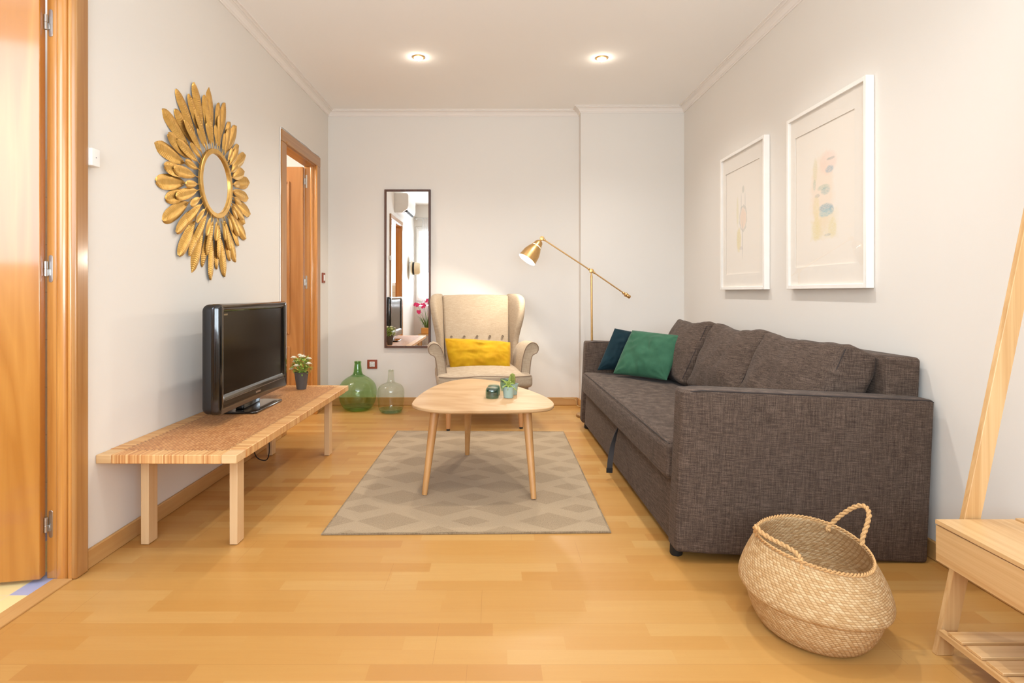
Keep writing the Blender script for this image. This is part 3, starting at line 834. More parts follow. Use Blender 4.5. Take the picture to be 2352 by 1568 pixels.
def flower(parent, p, r):
    bm = BM(); rnd = random.Random(int(p[0] * 9999))
    for ring, (n, tilt, s) in enumerate(((7, 0.15, 1.0), (6, 0.6, 0.8), (4, 1.1, 0.55))):
        for k in range(n):
            a = 2 * PI * k / n + ring * 0.4
            d = Vector((math.cos(a), math.sin(a), tilt))
            leaflet(bm, Vector(p) + Vector((0, 0, 0.002 * ring)), d, r * s, r * s * 0.9, curl=-0.15)
    obj('flower', bm, PETAL, parent)
for p, r in (((-0.038, -0.03, 0.195), .017), ((0.012, -0.02, 0.20), .020), ((-0.012, -0.055, 0.148), .017), ((0.052, -0.015, 0.188), .015), ((0.055, -0.03, 0.158), .017), ((-0.052, -0.03, 0.125), .014), ((-0.02, 0.03, 0.205), .014), ((0.03, 0.045, 0.18), .015), ((-0.048, 0.02, 0.165), .013)):
    flower(fp, p, r * 1.3)

# ------------------------------------------------------------------ demijohns
gj = thing('demijohn', 'round green glass demijohn on the floor beyond the bench end', 'bottle', (at(822, 940, 5.08).x, 5.075, 0), group=None)
GREENG = thin_glass('green_glass', (0.73, 0.85, 0.63, 1), 0.03, 1.6, edge=4)
prof = [(0, 0.014), (0.05, 0.010), (0.085, 0.002), (0.105, 0.006), (0.128, 0.030), (0.149, 0.075), (0.1605, 0.125), (0.161, 0.165), (0.153, 0.205), (0.133, 0.240), (0.102, 0.268), (0.068, 0.288), (0.045, 0.304), (0.036, 0.324), (0.033, 0.350), (0.0285, 0.388), (0.0275, 0.396), (0.030, 0.399), (0.0305, 0.410), (0.028, 0.415), (0.022, 0.415), (0.021, 0.40)]
def smooth_prof(p, n=4):
    q = smooth_path([(a, b, 0) for a, b in p], n)
    return [(max(0, v.x), v.y) for v in q]
obj('bottle_body', lathe(BM(), smooth_prof(prof), 56), GREENG, gj)
obj('bottle_neck', lathe(BM(), [(0.062, 0.287), (0.041, 0.304), (0.032, 0.324), (0.029, 0.350), (0.0245, 0.388), (0.0238, 0.40), (0.0255, 0.409)], 40), thin_glass('thick_green_glass', (0.52, 0.76, 0.50, 1), 0.03), gj)
obj('bottle_base', lathe(BM(), [(0, 0.017), (0.05, 0.014), (0.085, 0.005), (0.104, 0.010), (0.125, 0.034)], 48), GREENG, gj)
cj = thing('demijohn', 'clear glass demijohn on the floor nearest the coffee table', 'bottle', (at(898, 940, 4.965).x, 4.965, 0))
CLEARG = thin_glass('pale_green_glass', (0.91, 0.935, 0.88, 1), 0.03, 1.6, edge=3)
prof = [(0, 0.012), (0.04, 0.009), (0.07, 0.002), (0.088, 0.006), (0.101, 0.030), (0.107, 0.080), (0.111, 0.140), (0.1105, 0.175), (0.104, 0.205), (0.086, 0.229), (0.055, 0.243), (0.034, 0.252), (0.028, 0.268), (0.0255, 0.300), (0.0225, 0.336), (0.0245, 0.340), (0.0245, 0.350), (0.022, 0.354), (0.018, 0.354), (0.0175, 0.34)]
obj('bottle_body', lathe(BM(), smooth_prof(prof), 56), CLEARG, cj)
obj('bottle_base', lathe(BM(), [(0, 0.015), (0.04, 0.012), (0.07, 0.005), (0.087, 0.009), (0.1, 0.032)], 48), thin_glass('thick_glass_base', (0.55, 0.72, 0.56, 1), .03), cj)

# ------------------------------------------------------------------ rug
rug = thing('rug', 'taupe rug with a faint diamond pattern under the coffee table', 'rug', (-0.105, 3.352, 0))
def m_rug():
    m, nt, b = mat('taupe_rug', None, 0.95, spec=0.1, sheen=0.2)
    x, y, z = sep(nt, ocoord(nt))
    v = ocoord(nt)
    LXp, PY = 0.988, 0.305
    tot = None
    for xc, yo, hw, hh in ((-0.499, 0, .085, .055), (-0.352, .5, .14, .10), (-0.132, 0, .14, .10), (0.002, .5, .085, .055), (0.145, 0, .14, .10), (0.35, .5, .14, .10)):
        dx = mth(nt, 'PINGPONG', mth(nt, 'ADD', x, -xc + LXp * 8), LXp / 2)
        dy = mth(nt, 'PINGPONG', mth(nt, 'ADD', y, 0.01 + yo * PY + PY * 16), PY / 2)
        q = mth(nt, 'ADD', mth(nt, 'DIVIDE', dx, hw), mth(nt, 'DIVIDE', dy, hh))
        g = mth(nt, 'LESS_THAN', q, 1.0)
        tot = g if tot is None else mth(nt, 'MAXIMUM', tot, g)
    fine = nz(nt, scaled(nt, v, (260, 140, 1)), 1.0, 2, 0.7)
    big = nz(nt, v, 4, 2)
    light = ramp(nt, fine, [(0.3, rgb(158, 136, 107)), (0.7, rgb(176, 154, 124))])
    dark = ramp(nt, fine, [(0.3, rgb(116, 94, 68)), (0.5, rgb(144, 122, 93)), (0.7, rgb(162, 142, 113))])
    c = mixc(nt, mth(nt, 'MULTIPLY', tot, mth(nt, 'ADD', 0.3, mth(nt, 'MULTIPLY', big, 0.5))), light, dark)
    setc(nt, b, c)
    bump(nt, b, fine, 0.5, 0.003)
    return m
Q = [(-0.6035, -0.905), (0.5875, -0.884), (0.599, 0.885), (-0.589, 0.910)]
obj('pile', prism(BM(), Q, 0.0005, 0.008), m_rug(), rug, bevel=0.002)
bm = BM()
tube(bm, [(a, b_, 0.005) for a, b_ in Q], 0.0052, 8, closed=True)
obj('edge_binding', bm, weave_fabric('rug_binding', rgb(110, 94, 74), rgb(140, 122, 98), rgb(160, 142, 116), 300, .3, 0), rug)

# ------------------------------------------------------------------ coffee table
TZ = 0.45
OUT = [(946, 925.4), (967.5, 903.4), (1002, 884.5), (1039.8, 873.5), (1077.6, 869.4), (1115, 871.3), (1150, 876.6), (1191, 887.7), (1228.6, 900.2), (1260, 914.4), (1272.7, 927), (1264, 935.2), (1235, 939), (1191, 941), (1109, 942), (1033.5, 941.8), (989.5, 939.6), (959, 934.2)]
PO = []
for px, py in OUT:
    Y = (1 - TZ) * F / (py - CY); PO.append(((px - CX) * Y / F, Y))
TCX, TCY = -0.07, 3.16
ct = thing('coffee_table', 'rounded triangular ash coffee table on three splayed legs on the rug', 'table', (TCX, TCY, 0))
loop = [Vector((x - TCX, y - TCY, 0)) for x, y in PO]
sm_ = []
n_ = len(loop)
for i in range(n_):
    a, b, c, d = loop[(i - 1) % n_], loop[i], loop[(i + 1) % n_], loop[(i + 2) % n_]
    for k in range(5):
        t_ = k / 5
        sm_.append(0.5 * ((2 * b) + (c - a) * t_ + (2 * a - 5 * b + 4 * c - d) * t_ * t_ + (3 * b - a - 3 * c + d) * t_ ** 3))
bm = BM()
loft(bm, [[(p.x * .985, p.y * .985, TZ - 0.018) for p in sm_], [(p.x, p.y, TZ - 0.012) for p in sm_], [(p.x, p.y, TZ - 0.003) for p in sm_], [(p.x * .994, p.y * .994, TZ) for p in sm_]])
obj('tabletop', bm, TABLEW, ct, angle=30)
for (fx, fy), (tx, ty) in (((-0.342, 2.912), (-0.295, 2.985)), ((0.190, 2.851), (0.163, 2.985)), ((-0.165, 3.635), (-0.152, 3.50))):
    bm = BM()
    a, b = Vector((fx - TCX, fy - TCY, 0.009)), Vector((tx - TCX, ty - TCY, TZ - 0.0185))
    tube(bm, [a, a + (b - a) * 0.02, a + (b - a) * 0.5, b], [0.0125, 0.0135, 0.019, 0.0235], 20)
    obj('leg', bm, LEGW, ct)

def on_table(px, py):            # point of the tabletop below a base centre
    Y = (1 - TZ) * F / (py - CY); return Vector(((px - CX) * Y / F, Y, TZ))
def tumbler_prof(r, h, t=0.003):
    # mouth down: rounded closed end on top
    return [(r * .93, 0.0005), (r * .97, 0.004), (r, h * .35), (r * .99, h * .68), (r * .93, h * .84), (r * .80, h * .95), (r * .6, h), (r * .3, h * .985), (0, h * .975)]
SMOKE = thin_glass('petrol_blue_glass', (0.52, 0.68, 0.66, 1), 0.03, 1.9)
BLUEG = thin_glass('pale_teal_glass', (0.62, 0.78, 0.76, 1), 0.03)
p1 = on_table(1130.5, 913.5)
def upturned_glass(label, p):
    t = thing('glass_tumbler', label, 'glass', p)
    obj('glass_body', lathe(BM(), smooth_prof(tumbler_prof(0.0352, 0.056)), 40), SMOKE, t)
    obj('inner_wall', lathe(BM(), smooth_prof([(r * .88, z * .9 + .0005) for r, z in tumbler_prof(0.0352, 0.056)]), 40), SMOKE, t)
    return t
upturned_glass('dark petrol blue glass turned upside down, the front one nearest the table edge', p1)
upturned_glass('dark petrol blue glass turned upside down, just behind its twin on the table', (p1.x + 0.008, p1.y + 0.088, TZ))
pb = on_table(1165, 897)
t = thing('glass_tumbler', 'pale teal see-through glass standing behind the two little plant pots', 'glass', (0.069, 3.345, TZ))
obj('glass_body', lathe(BM(), smooth_prof([(0, 0.004), (0.022, 0.003), (0.029, 0.002), (0.033, 0.008), (0.035, 0.025), (0.0355, 0.06), (0.0345, 0.0605), (0.033, 0.05), (0.032, 0.012), (0, 0.008)]), 40), BLUEG, t)
AQUA = plain('aqua_ceramic', rgb(158, 186, 180), 0.42, 0, 0.03)
SOIL = plain('potting_soil', rgb(70, 50, 36), 0.95, 0, 0.3, 300)
def small_pot(name, label, p, s=1.0):
    t = thing(name, label, 'plant', p)
    obj('pot', lathe(BM(), [(0, 0.001), (0.0245 * s, 0.001), (0.0255 * s, 0.003), (0.0305 * s, 0.054 * s), (0.0318 * s, 0.056 * s), (0.0318 * s, 0.0585 * s), (0.0295 * s, 0.0585 * s), (0.0285 * s, 0.050 * s), (0.0283 * s, 0.049 * s)], 36), AQUA, t)
    obj('soil', lathe(BM(), [(0.0287 * s, 0.0505 * s), (0.015, 0.053 * s), (0, 0.054 * s)], 24), SOIL, t)
    return t
t = small_pot('potted_succulent', 'spiky green succulent in the aqua pot in front, on the coffee table', on_table(1168, 913))
SUCC = plain('succulent_leaf', rgb(140, 158, 70), 0.5, 0, 0.2, 60)
bm = BM()
for (dx, dy, dz, L) in ((-0.9, 0.1, 0.75, .055), (0.15, 0.1, 1.0, .055), (-0.5, -0.5, -0.1, .05), (0.7, -0.4, -0.35, .055), (0.9, 0.1, 0.3, .035), (-0.1, -0.8, -0.35, .04), (-0.6, 0.5, 0.3, .04), (0.4, 0.7, 0.5, .04), (0.0, -0.4, 0.7, .03), (-0.35, -0.2, 0.8, .032)):
    d = Vector((dx, dy, dz)).normalized()
    pth = [Vector((0, 0, 0.056)), Vector((0, 0, 0.06)) + d * L * .35 + Vector((0, 0, .008)), Vector((0, 0, 0.058)) + d * L * .7 + Vector((0, 0, .008)), Vector((0, 0, 0.055)) + d * L + Vector((0, 0, .004))]
    tube(bm, smooth_path(pth, 3), [0.0035, 0.0045, 0.005, 0.005, 0.0046, 0.004, 0.0032, 0.0024, 0.0014, 0.0006][:10], 7)
obj('leaves', bm, SUCC, t)
t = small_pot('potted_cactus', 'stubby green cactus in the aqua pot behind the succulent, on the coffee table', on_table(1177, 905.5))
bm = BM()
prof = [(0.010, 0.05), (0.0135, 0.065), (0.0145, 0.08), (0.013, 0.098), (0.009, 0.11), (0, 0.115)]
vsr = []
for r_, z_ in smooth_prof(prof, 4):
    if r_ < 1e-4: vsr.append([bm.verts.new((0, 0, z_))]); continue
    vsr.append([bm.verts.new((r_ * (1 + .13 * math.cos(10 * 2 * PI * i / 40)) * math.cos(2 * PI * i / 40), r_ * (1 + .13 * math.cos(10 * 2 * PI * i / 40)) * math.sin(2 * PI * i / 40), z_)) for i in range(40)])
for k in range(len(vsr) - 1):
    a, b = vsr[k], vsr[k + 1]
    for i in range(40):
        j = (i + 1) % 40
        if len(b) == 1: bm.faces.new((a[i], a[j], b[0]))
        else: bm.faces.new((a[i], a[j], b[j], b[i]))
obj('cactus_stem', bm, plain('cactus_green', rgb(128, 140, 62), .6, 0, .25, 120), t)
bm = BM()
for i in range(10):
    for k in range(7):
        a = 2 * PI * i / 10; z_ = 0.058 + 0.008 * k; rr = 0.0155 if k < 5 else 0.0125
        tube(bm, [(rr * .9 * math.cos(a), rr * .9 * math.sin(a), z_), (rr * 1.35 * math.cos(a + .2), rr * 1.35 * math.sin(a + .2), z_ + .002)], [0.0006, 0.0002], 4)
obj('spines', bm, plain('reddish_spines', rgb(170, 104, 70), .6), t)

# ------------------------------------------------------------------ wing armchair
AC = (-0.117, 4.743)
ch = thing('wing_armchair', 'beige linen wing armchair with scrolled arms against the back wall', 'armchair', (AC[0], AC[1], 0), (0, 0, R(7.0)))
bm = softbox(BM(), (0.70, 0.66, 0.095), 0.028, (0, -0.115, 0.352), 8, bulge=(0.0, 0.012, 0.034))
obj('seat', bm, LINEN, ch)
bm = softbox(BM(), (0.66, 0.60, 0.05), 0.012, (0, -0.08, 0.292), 4)
obj('seat_base', bm, LINEN, ch)
bm = BM()
fr = []
for k in range(25):
    u_ = -1 + 2 * k / 24
    fr.append((0.338 * u_, -0.443 - 0.012 * (1 - abs(u_) ** 2.4) , 0.3915 + 0.004 * math.cos(u_ * 5)))
tube(bm, fr, 0.0035, 6); obj('piping', bm, LINENP, ch)
# back
TB = Matrix.Translation((0, 0.165, 0.36)) @ Matrix.Rotation(R(-18), 4, 'X')
bm = softbox(BM(), (0.56, 0.11, 0.645), 0.022, (0, 0.03, 0.325), 12, bulge=(0, 0.012, 0.012), M=TB)
bmesh.ops.transform(bm, matrix=Matrix(), verts=bm.verts)
for v in bm.verts:
    k = (v.co.z - 0.36) / 0.62
    v.co.x *= 0.93 + 0.09 * k
    d = (v.co.z - 0.632) / 0.03
    if v.co.y < 0.31 + 0.325 * (v.co.z - 0.6):      # tufted line
        v.co.y += 0.006 * math.exp(-d * d)
obj('backrest', bm, LINEN, ch)
for k in range(5):
    bx = -0.215 + 0.1075 * k
    bm = lathe(BM(), [(0.0095, 0.004), (0.0105, -0.001), (0.0095, -0.0045), (0.006, -0.0068), (0, -0.0078)], 20, Matrix.Rotation(R(-90), 4, 'X') @ Matrix.Scale(-1, 4, (0, 0, 1)))
    bmesh.ops.transform(bm, matrix=Matrix.Translation((bx, 0.209, 0.634)) @ Matrix.Rotation(R(-18), 4, 'X'), verts=bm.verts)
    obj('button', bm, LINEN, ch)
# wings
def cap_ring(xb, yb, xf, yf, th_, z, n=6):
    a, b = Vector((xb, yb, z)), Vector((xf, yf, z))
    d = (b - a).normalized(); s = Vector((-d.y, d.x, 0)) * th_ / 2
    out = []
    for k in range(n + 1):
        t_ = PI * k / n
        out.append(b + s * math.cos(t_) + d * (th_ / 2) * math.sin(t_))
    for k in range(n + 1):
        t_ = PI * k / n
        out.append(a - s * math.cos(t_) - d * (th_ / 2) * math.sin(t_))
    return out
WL = [  # z, back y, front y, back x, front x, thickness
    (0.400, 0.24, 0.13, 0.285, 0.300, 0.050), (0.500, 0.28, 0.15, 0.288, 0.306, 0.052), (0.585, 0.31, 0.155, 0.290, 0.312, 0.054), (0.640, 0.325, 0.145, 0.291, 0.318, 0.056),
    (0.70, 0.345, 0.125, 0.292, 0.330, 0.058), (0.77, 0.365, 0.110, 0.293, 0.345, 0.060), (0.84, 0.39, 0.108, 0.294, 0.356, 0.062), (0.90, 0.405, 0.120, 0.295, 0.362, 0.062),
    (0.945, 0.415, 0.145, 0.296, 0.364, 0.060), (0.970, 0.42, 0.180, 0.297, 0.358, 0.052), (0.985, 0.42, 0.220, 0.298, 0.350, 0.038), (0.991, 0.41, 0.26, 0.300, 0.340, 0.018)]
for s_ in (-1, 1):
    rings = []
    for z, yb, yf, xb, xf, t_ in WL:
        rg = cap_ring(xb, yb, xf, yf, t_, z)
        rings.append([(s_ * p.x, p.y, p.z) for p in rg])
    obj('wing', loft(BM(), rings), LINEN, ch, subsurf=1, angle=70)
# arms
AP = [(0.272, 0.335), (0.276, 0.42), (0.284, 0.49), (0.298, 0.55), (0.316, 0.595), (0.340, 0.622), (0.370, 0.632), (0.398, 0.622), (0.414, 0.598), (0.414, 0.572), (0.402, 0.552), (0.384, 0.543), (0.366, 0.530), (0.356, 0.500), (0.348, 0.44), (0.342, 0.335)]
for s_ in (-1, 1):
    rings = []
    for y, sc_, dz in ((-0.335, 0.965, 0), (-0.345, 0.985, 0), (-0.338, 1.0, 0), (-0.2, 1.0, -0.004), (0.0, 0.985, -0.012), (0.18, 0.95, -0.03)):
        cx_, cz_ = 0.335, 0.48
        rings.append([(s_ * (cx_ + (x - cx_) * sc_), y, cz_ + (z - cz_) * sc_ + dz * max(0, (z - .4) / .2)) for x, z in AP])
    rings[0] = [(s_ * (0.335 + (x - 0.335) * 0.80), -0.343, 0.48 + (z - 0.48) * 0.93) for x, z in AP]
    arm = obj('arm', loft(BM(), rings), LINEN, ch, angle=50)
    bm = BM()
    pp = [(s_ * (0.335 + (x - 0.335) * 0.93), -0.346, 0.48 + (z - 0.48) * 0.965) for x, z in AP]
    tube(bm, smooth_path(pp, 3), 0.0032, 6); obj('piping', bm, LINENP, arm)
for s_ in (-1, 1):
    for ly, top in ((-0.385, 0.3), (0.20, 0.29)):
        bm = BM()
        sp = -0.02 if ly < 0 else 0.05
        tube(bm, [(s_ * 0.268, ly + sp, 0.012), (s_ * 0.262, ly, top)], [0.0155, 0.027], 18)
        lg = obj('leg', bm, CHAIRLEG, ch)
        bm = BM(); lathe(bm, [(0, 0.0), (0.013, 0.0), (0.013, 0.013), (0, 0.013)], 14, Matrix.Translation((s_ * 0.2682, ly + sp, 0.0)))
        obj('foot_pad', bm, BLACKR, lg)
bm = pillow(BM(), at(1036, 851, 4.62), at(1171, 849, 4.68), at(1172, 786, 4.80), at(1022, 777, 4.74), 0.17, wrinkle=0.018, seed=2.0, pinch=-0.02)
cu = thing('lumbar_cushion', 'mustard yellow velvet lumbar cushion on the beige armchair', 'cushion', (0, 0, 0))
obj('cover', bm, YELLOW, cu)

# ------------------------------------------------------------------ floor lamp
LY = 4.80
J1, J0, J2 = at(1358.5, 622, LY), at(1245, 547.5, LY - 0.03), at(1440, 678, LY + 0.02)
lamp = thing('floor_lamp', 'brass floor lamp with a counterweighted arm behind the sofa, lit', 'lamp', (J1.x, LY, 0))
O = Vector((J1.x, LY, 0))
obj('base', lathe(BM(), [(0, 0.0), (0.12, 0.0), (0.125, 0.006), (0.12, 0.018), (0.03, 0.024), (0.014, 0.035), (0.010, 0.05)], 40), BRASS, lamp)
obj('pole', tube(BM(), [(0.004, 0, 0.03), (0.004, 0, 0.6), (0.003, 0, 0.75), (0, 0, J1.z - 0.055)], [0.0095, 0.0095, 0.0085, 0.0085], 16), BRASS, lamp)
bm = BM()
tube(bm, [(0, 0, J1.z - 0.06), (0, 0, J1.z - 0.045), (0, 0, J1.z - 0.03), (0, 0, J1.z)], [0.0095, 0.0095, 0.006, 0.006], 14)
lathe(bm, [(0, -0.011), (0.012, -0.011), (0.018, -0.009), (0.019, 0), (0.018, 0.009), (0.012, 0.011), (0, 0.011)], 24, Matrix.Translation((0, 0, J1.z)) @ MF)
obj('joint', bm, BRASS, lamp)
dA = (J0 - J1).normalized()
bm = BM()
tube(bm, [J1 - O + dA * 0.018, J0 - O - dA * 0.016], 0.0055, 12)
tube(bm, [J1 - O - dA * 0.018, J2 - O], 0.0055, 12)
for q in (J1 + dA * 0.026, J1 - dA * 0.026, J0 - dA * 0.024):
    M_ = Matrix.Translation(q - O) @ dA.to_track_quat('Z', 'Y').to_matrix().to_4x4()
    lathe(bm, [(0, -0.007), (0.007, -0.007), (0.0095, -0.003), (0.0095, 0.003), (0.007, 0.007), (0, 0.007)], 14, M_)
obj('arm', bm, BRASS, lamp)
bm = BM()
M_ = Matrix.Translation(J2 - O) @ (-dA).to_track_quat('Z', 'Y').to_matrix().to_4x4()
lathe(bm, [(0, -0.040), (0.010, -0.040), (0.013, -0.034), (0.010, -0.028), (0.008, -0.024), (0.016, -0.018), (0.019, -0.012), (0.016, -0.005), (0.013, -0.002), (0.0145, 0.0), (0.0145, 0.026), (0.011, 0.031), (0, 0.032)], 20, M_)
obj('counterweight', bm, BRASS, lamp)
bm = BM()
lathe(bm, [(0, -0.009), (0.012, -0.009), (0.0185, -0.007), (0.0195, 0), (0.0185, 0.007), (0.012, 0.009), (0, 0.009)], 24, Matrix.Translation(J0 - O) @ MF)
obj('joint', bm, BRASS, lamp)
MO = at(1210.5, 596, LY - 0.075)
ax = (MO - J0).normalized()
SL = (MO - J0).length
MS = Matrix.Translation(J0 - O) @ ax.to_track_quat('Z', 'Y').to_matrix().to_4x4()
sp_ = [(0.006, 0.012), (0.009, 0.024), (0.022, 0.030), (0.031, 0.042), (0.037, 0.066), (0.0395, 0.074), (0.0405, 0.079), (0.0425, 0.084), (0.0575, 0.115), (0.069, 0.150), (0.0755, SL - 0.004), (0.0765, SL)]
hole = lambda k, i: k == 6 and i % 2 == 0
shade = obj('shade', lathe(BM(), sp_, 48, MS, skip=hole), BRASS, lamp, angle=60)
WHITEIN = plain('white_enamel', rgb(248, 244, 236), 0.5, 0, 0.02)
obj('shade_lining', lathe(BM(), [(r - 0.0015, z + 0.0005) for r, z in sp_[2:]], 48, MS, skip=lambda k, i: k == 4 and i % 2 == 0), WHITEIN, shade)
bulbm = emis('warm_lamp_bulb', (1.0, 0.86, 0.64, 1), 26)
bm = BM(); lathe(bm, [(0.013, 0.055), (0.014, 0.08), (0.024, 0.102), (0.030, 0.122), (0.026, 0.142), (0.014, 0.152), (0, 0.154)], 24, MS)
obj('bulb', bm, bulbm, lamp)
l = bpy.data.lights.new('reading_lamp_beam', 'SPOT'); l.energy = 14; l.color = (1.0, 0.92, 0.78); l.spot_size = R(150); l.spot_blend = 0.35; l.shadow_soft_size = 0.035
lo = bpy.data.objects.new('reading_lamp_beam', l); COL.objects.link(lo)
lo.location = J0 + ax * (SL - 0.008); lo.rotation_euler = (-ax).to_track_quat('Z', 'Y').to_euler()
bm = BM(); tube(bm, smooth_path([(0.0, 0.11, 0.012), (0.06, 0.24, 0.008), (-0.06, 0.335, 0.02), (-0.085, 0.34, 0.076), (-0.16, 0.40, 0.074), (-0.2, 0.42, 0.078)], 6), 0.0028, 6); obj('cord', bm, plain('clear_cord', rgb(190, 160, 110), .4), lamp)

# ------------------------------------------------------------------ sofa
SO = Vector((0.668, 2.18, 0.034))
SROT = (0, R(2.6), R(0.6))
sofa = thing('sofa', 'dark grey three seat fabric sofa bed along the right wall', 'sofa', SO, SROT)
SM = Matrix.Translation(SO) @ Matrix.Rotation(R(0.6), 4, 'Z') @ Matrix.Rotation(R(2.6), 4, 'Y')
def arm_part(y0):
    bm = softbox(BM(), (0.935, 0.122, 0.604), 0.014, (0.4675, y0 + 0.061, 0.310), 8, bulge=(0, 0.004, 0.0))
    for v in bm.verts:      # rounder front edge
        if v.co.x < 0.06:
            k = (0.06 - v.co.x) / 0.06
            yy = v.co.y - (y0 + 0.061)
            v.co.y = y0 + 0.061 + yy * (1 - 0.30 * k * k)
            if v.co.z > 0.5: v.co.z -= 0.008 * k * k
    a = obj('arm', bm, SOFAF, sofa, angle=60)
    for yy in (y0 + 0.004, y0 + 0.118):
        bm = BM()
        tube(bm, [(0.03, yy + (0.010 if yy < y0 + .06 else -.010), 0.602), (0.07, yy, 0.6088), (0.5, yy, 0.6092), (0.92, yy, 0.6088), (0.93, yy, 0.602)], 0.0026, 6)
        obj('seam', bm, SOFASEAM, a)
    return a
arm_part(0.0); arm_part(2.178)
obj('base', softbox(BM(), (0.89, 2.056, 0.245), 0.012, (0.463, 1.15, 0.1225), 6), SOFAF, sofa)
bm = softbox(BM(), (0.80, 2.05, 0.152), 0.028, (0.386, 1.15, 0.311), 14, bulge=(0.008, 0.0, 0.014), wrinkle=0.002, seed=4)
seat_ = obj('seat', bm, SOFAF, sofa)
bm = BM(); tube(bm, [(0.0, 0.135, 0.378), (-0.009, 0.2, 0.382), (-0.012, 1.15, 0.384), (-0.009, 2.1, 0.382), (0.0, 2.165, 0.378)], 0.002, 6); obj('seam', bm, SOFASEAM, seat_)
obj('backrest', softbox(BM(), (0.135, 2.13, 0.70), 0.018, (0.8735, 1.15, 0.41), 8), SOFAF, sofa)
bm = BM(); tube(bm, [(0.812, 0.092, 0.75), (0.93, 0.092, 0.75), (0.934, 0.092, 0.55)], 0.0022, 6); obj('seam', bm, SOFASEAM, sofa)
for k, (yc, tilt, dx, dz, yaw) in enumerate(((0.475, 22, 0.0, 0.0, 1), (1.155, 23, 0.0, 0.006, 0), (1.825, 22, -0.03, 0.012, -2))):
    Mx = Matrix.Translation((0.665 + dx, yc, 0.585 + dz)) @ Matrix.Rotation(R(yaw), 4, 'Z') @ Matrix.Rotation(R(tilt), 4, 'Y')
    bm = softbox(BM(), (0.15, 0.685, 0.43), 0.030, (0, 0, 0), 20, bulge=(0.046, 0.0, 0.0), wrinkle=0.015, seed=11 + 7 * k, M=Mx, k=4, wfreq=5.5)
    for v in bm.verts:       # slack top edge between lifted corners
        lc = Mx.inverted() @ v.co
        if lc.z > 0:
            sag = (lc.z / 0.215) * 0.020 * (1 - (lc.y / 0.35) ** 2)
            v.co -= (Mx.to_3x3() @ Vector((0, 0, 1))) * sag
            if k == 2: v.co += (Mx.to_3x3() @ Vector((0, 0, 1))) * (lc.z / .215) * 0.012 * max(0, abs(lc.y) / .35 - .5)
    cs = obj('back_cushion', bm, SOFAF, sofa)
    bm = BM()
    pts_ = [Mx @ Vector((0.052 + 0.02, yy, 0.198 - 0.018 * (1 - (yy / .35) ** 2))) for yy in [-.33 + .66 * q / 16 for q in range(17)]]
    pts2 = [Mx @ Vector((-0.066, -0.335, zz)) for zz in [-.18 + .36 * q / 10 for q in range(11)]]
    tube(bm, pts2, 0.002, 6)
    obj('seam', bm, SOFASEAM, cs)
for fx, fy in ((0.03, 0.09), (0.045, 2.20)):
    zl = 0.034 - fx * 0.0454
    obj('foot', lathe(BM(), [(0, -zl), (0.020, -zl), (0.024, -zl + 0.006), (0.024, 0.010), (0, 0.010)], 16, Matrix.Translation((fx, fy, 0))), BLACKR, sofa)
bm = BM()
sp = [(-0.002, 1.005, 0.25), (-0.018, 1.0, 0.20), (-0.036, 0.985, 0.13), (-0.045, 0.97, 0.07), (-0.048, 0.965, 0.012)]
pts = smooth_path(sp, 5)
rings = []
for i, p in enumerate(pts):
    tw = R(20 + 65 * min(1, 1.6 * i / (len(pts) - 1)))
    a_ = Vector((math.sin(tw), math.cos(tw), 0)) * 0.0145; b_ = Vector((math.cos(tw), -math.sin(tw), 0)) * 0.0015
    rings.append([p - a_ - b_, p - a_ + b_, p + a_ + b_, p + a_ - b_])
stp = obj('pull_strap', loft(BM(), rings), plain('dark_grey_webbing', rgb(58, 54, 54), .8), sofa)
p = pts[-1]
boxo('strap_end', (p.x - .016, p.x + .016, p.y - .004, p.y + .004, p.z - 0.002, p.z + 0.024), BLACKR, stp, bevel=.001)
g = thing('cushion', 'green velvet square cushion in front, leaning on the sofa', 'cushion', (0, 0, 0), group=None)
obj('cover', pillow(BM(), *[(x * .98, y * .98, 1 + (z - 1) * .98) for x, y, z in ((0.846, 4.215, 0.427), (1.135, 3.905, 0.424), (1.288, 4.03, 0.705), (1.006, 4.32, 0.727))], 0.14, wrinkle=0.020, seed=5.0, pinch=0.015), GREENC, g)
g = thing('cushion', 'dark teal velvet square cushion tucked behind the green one', 'cushion', (0, 0, 0))
obj('cover', pillow(BM(), (0.735, 4.23, 0.448), (1.02, 4.29, 0.44), (1.11, 4.345, 0.70), (0.875, 4.305, 0.742), 0.11, wrinkle=0.012, seed=8.0, pinch=0.015), TEALC, g)

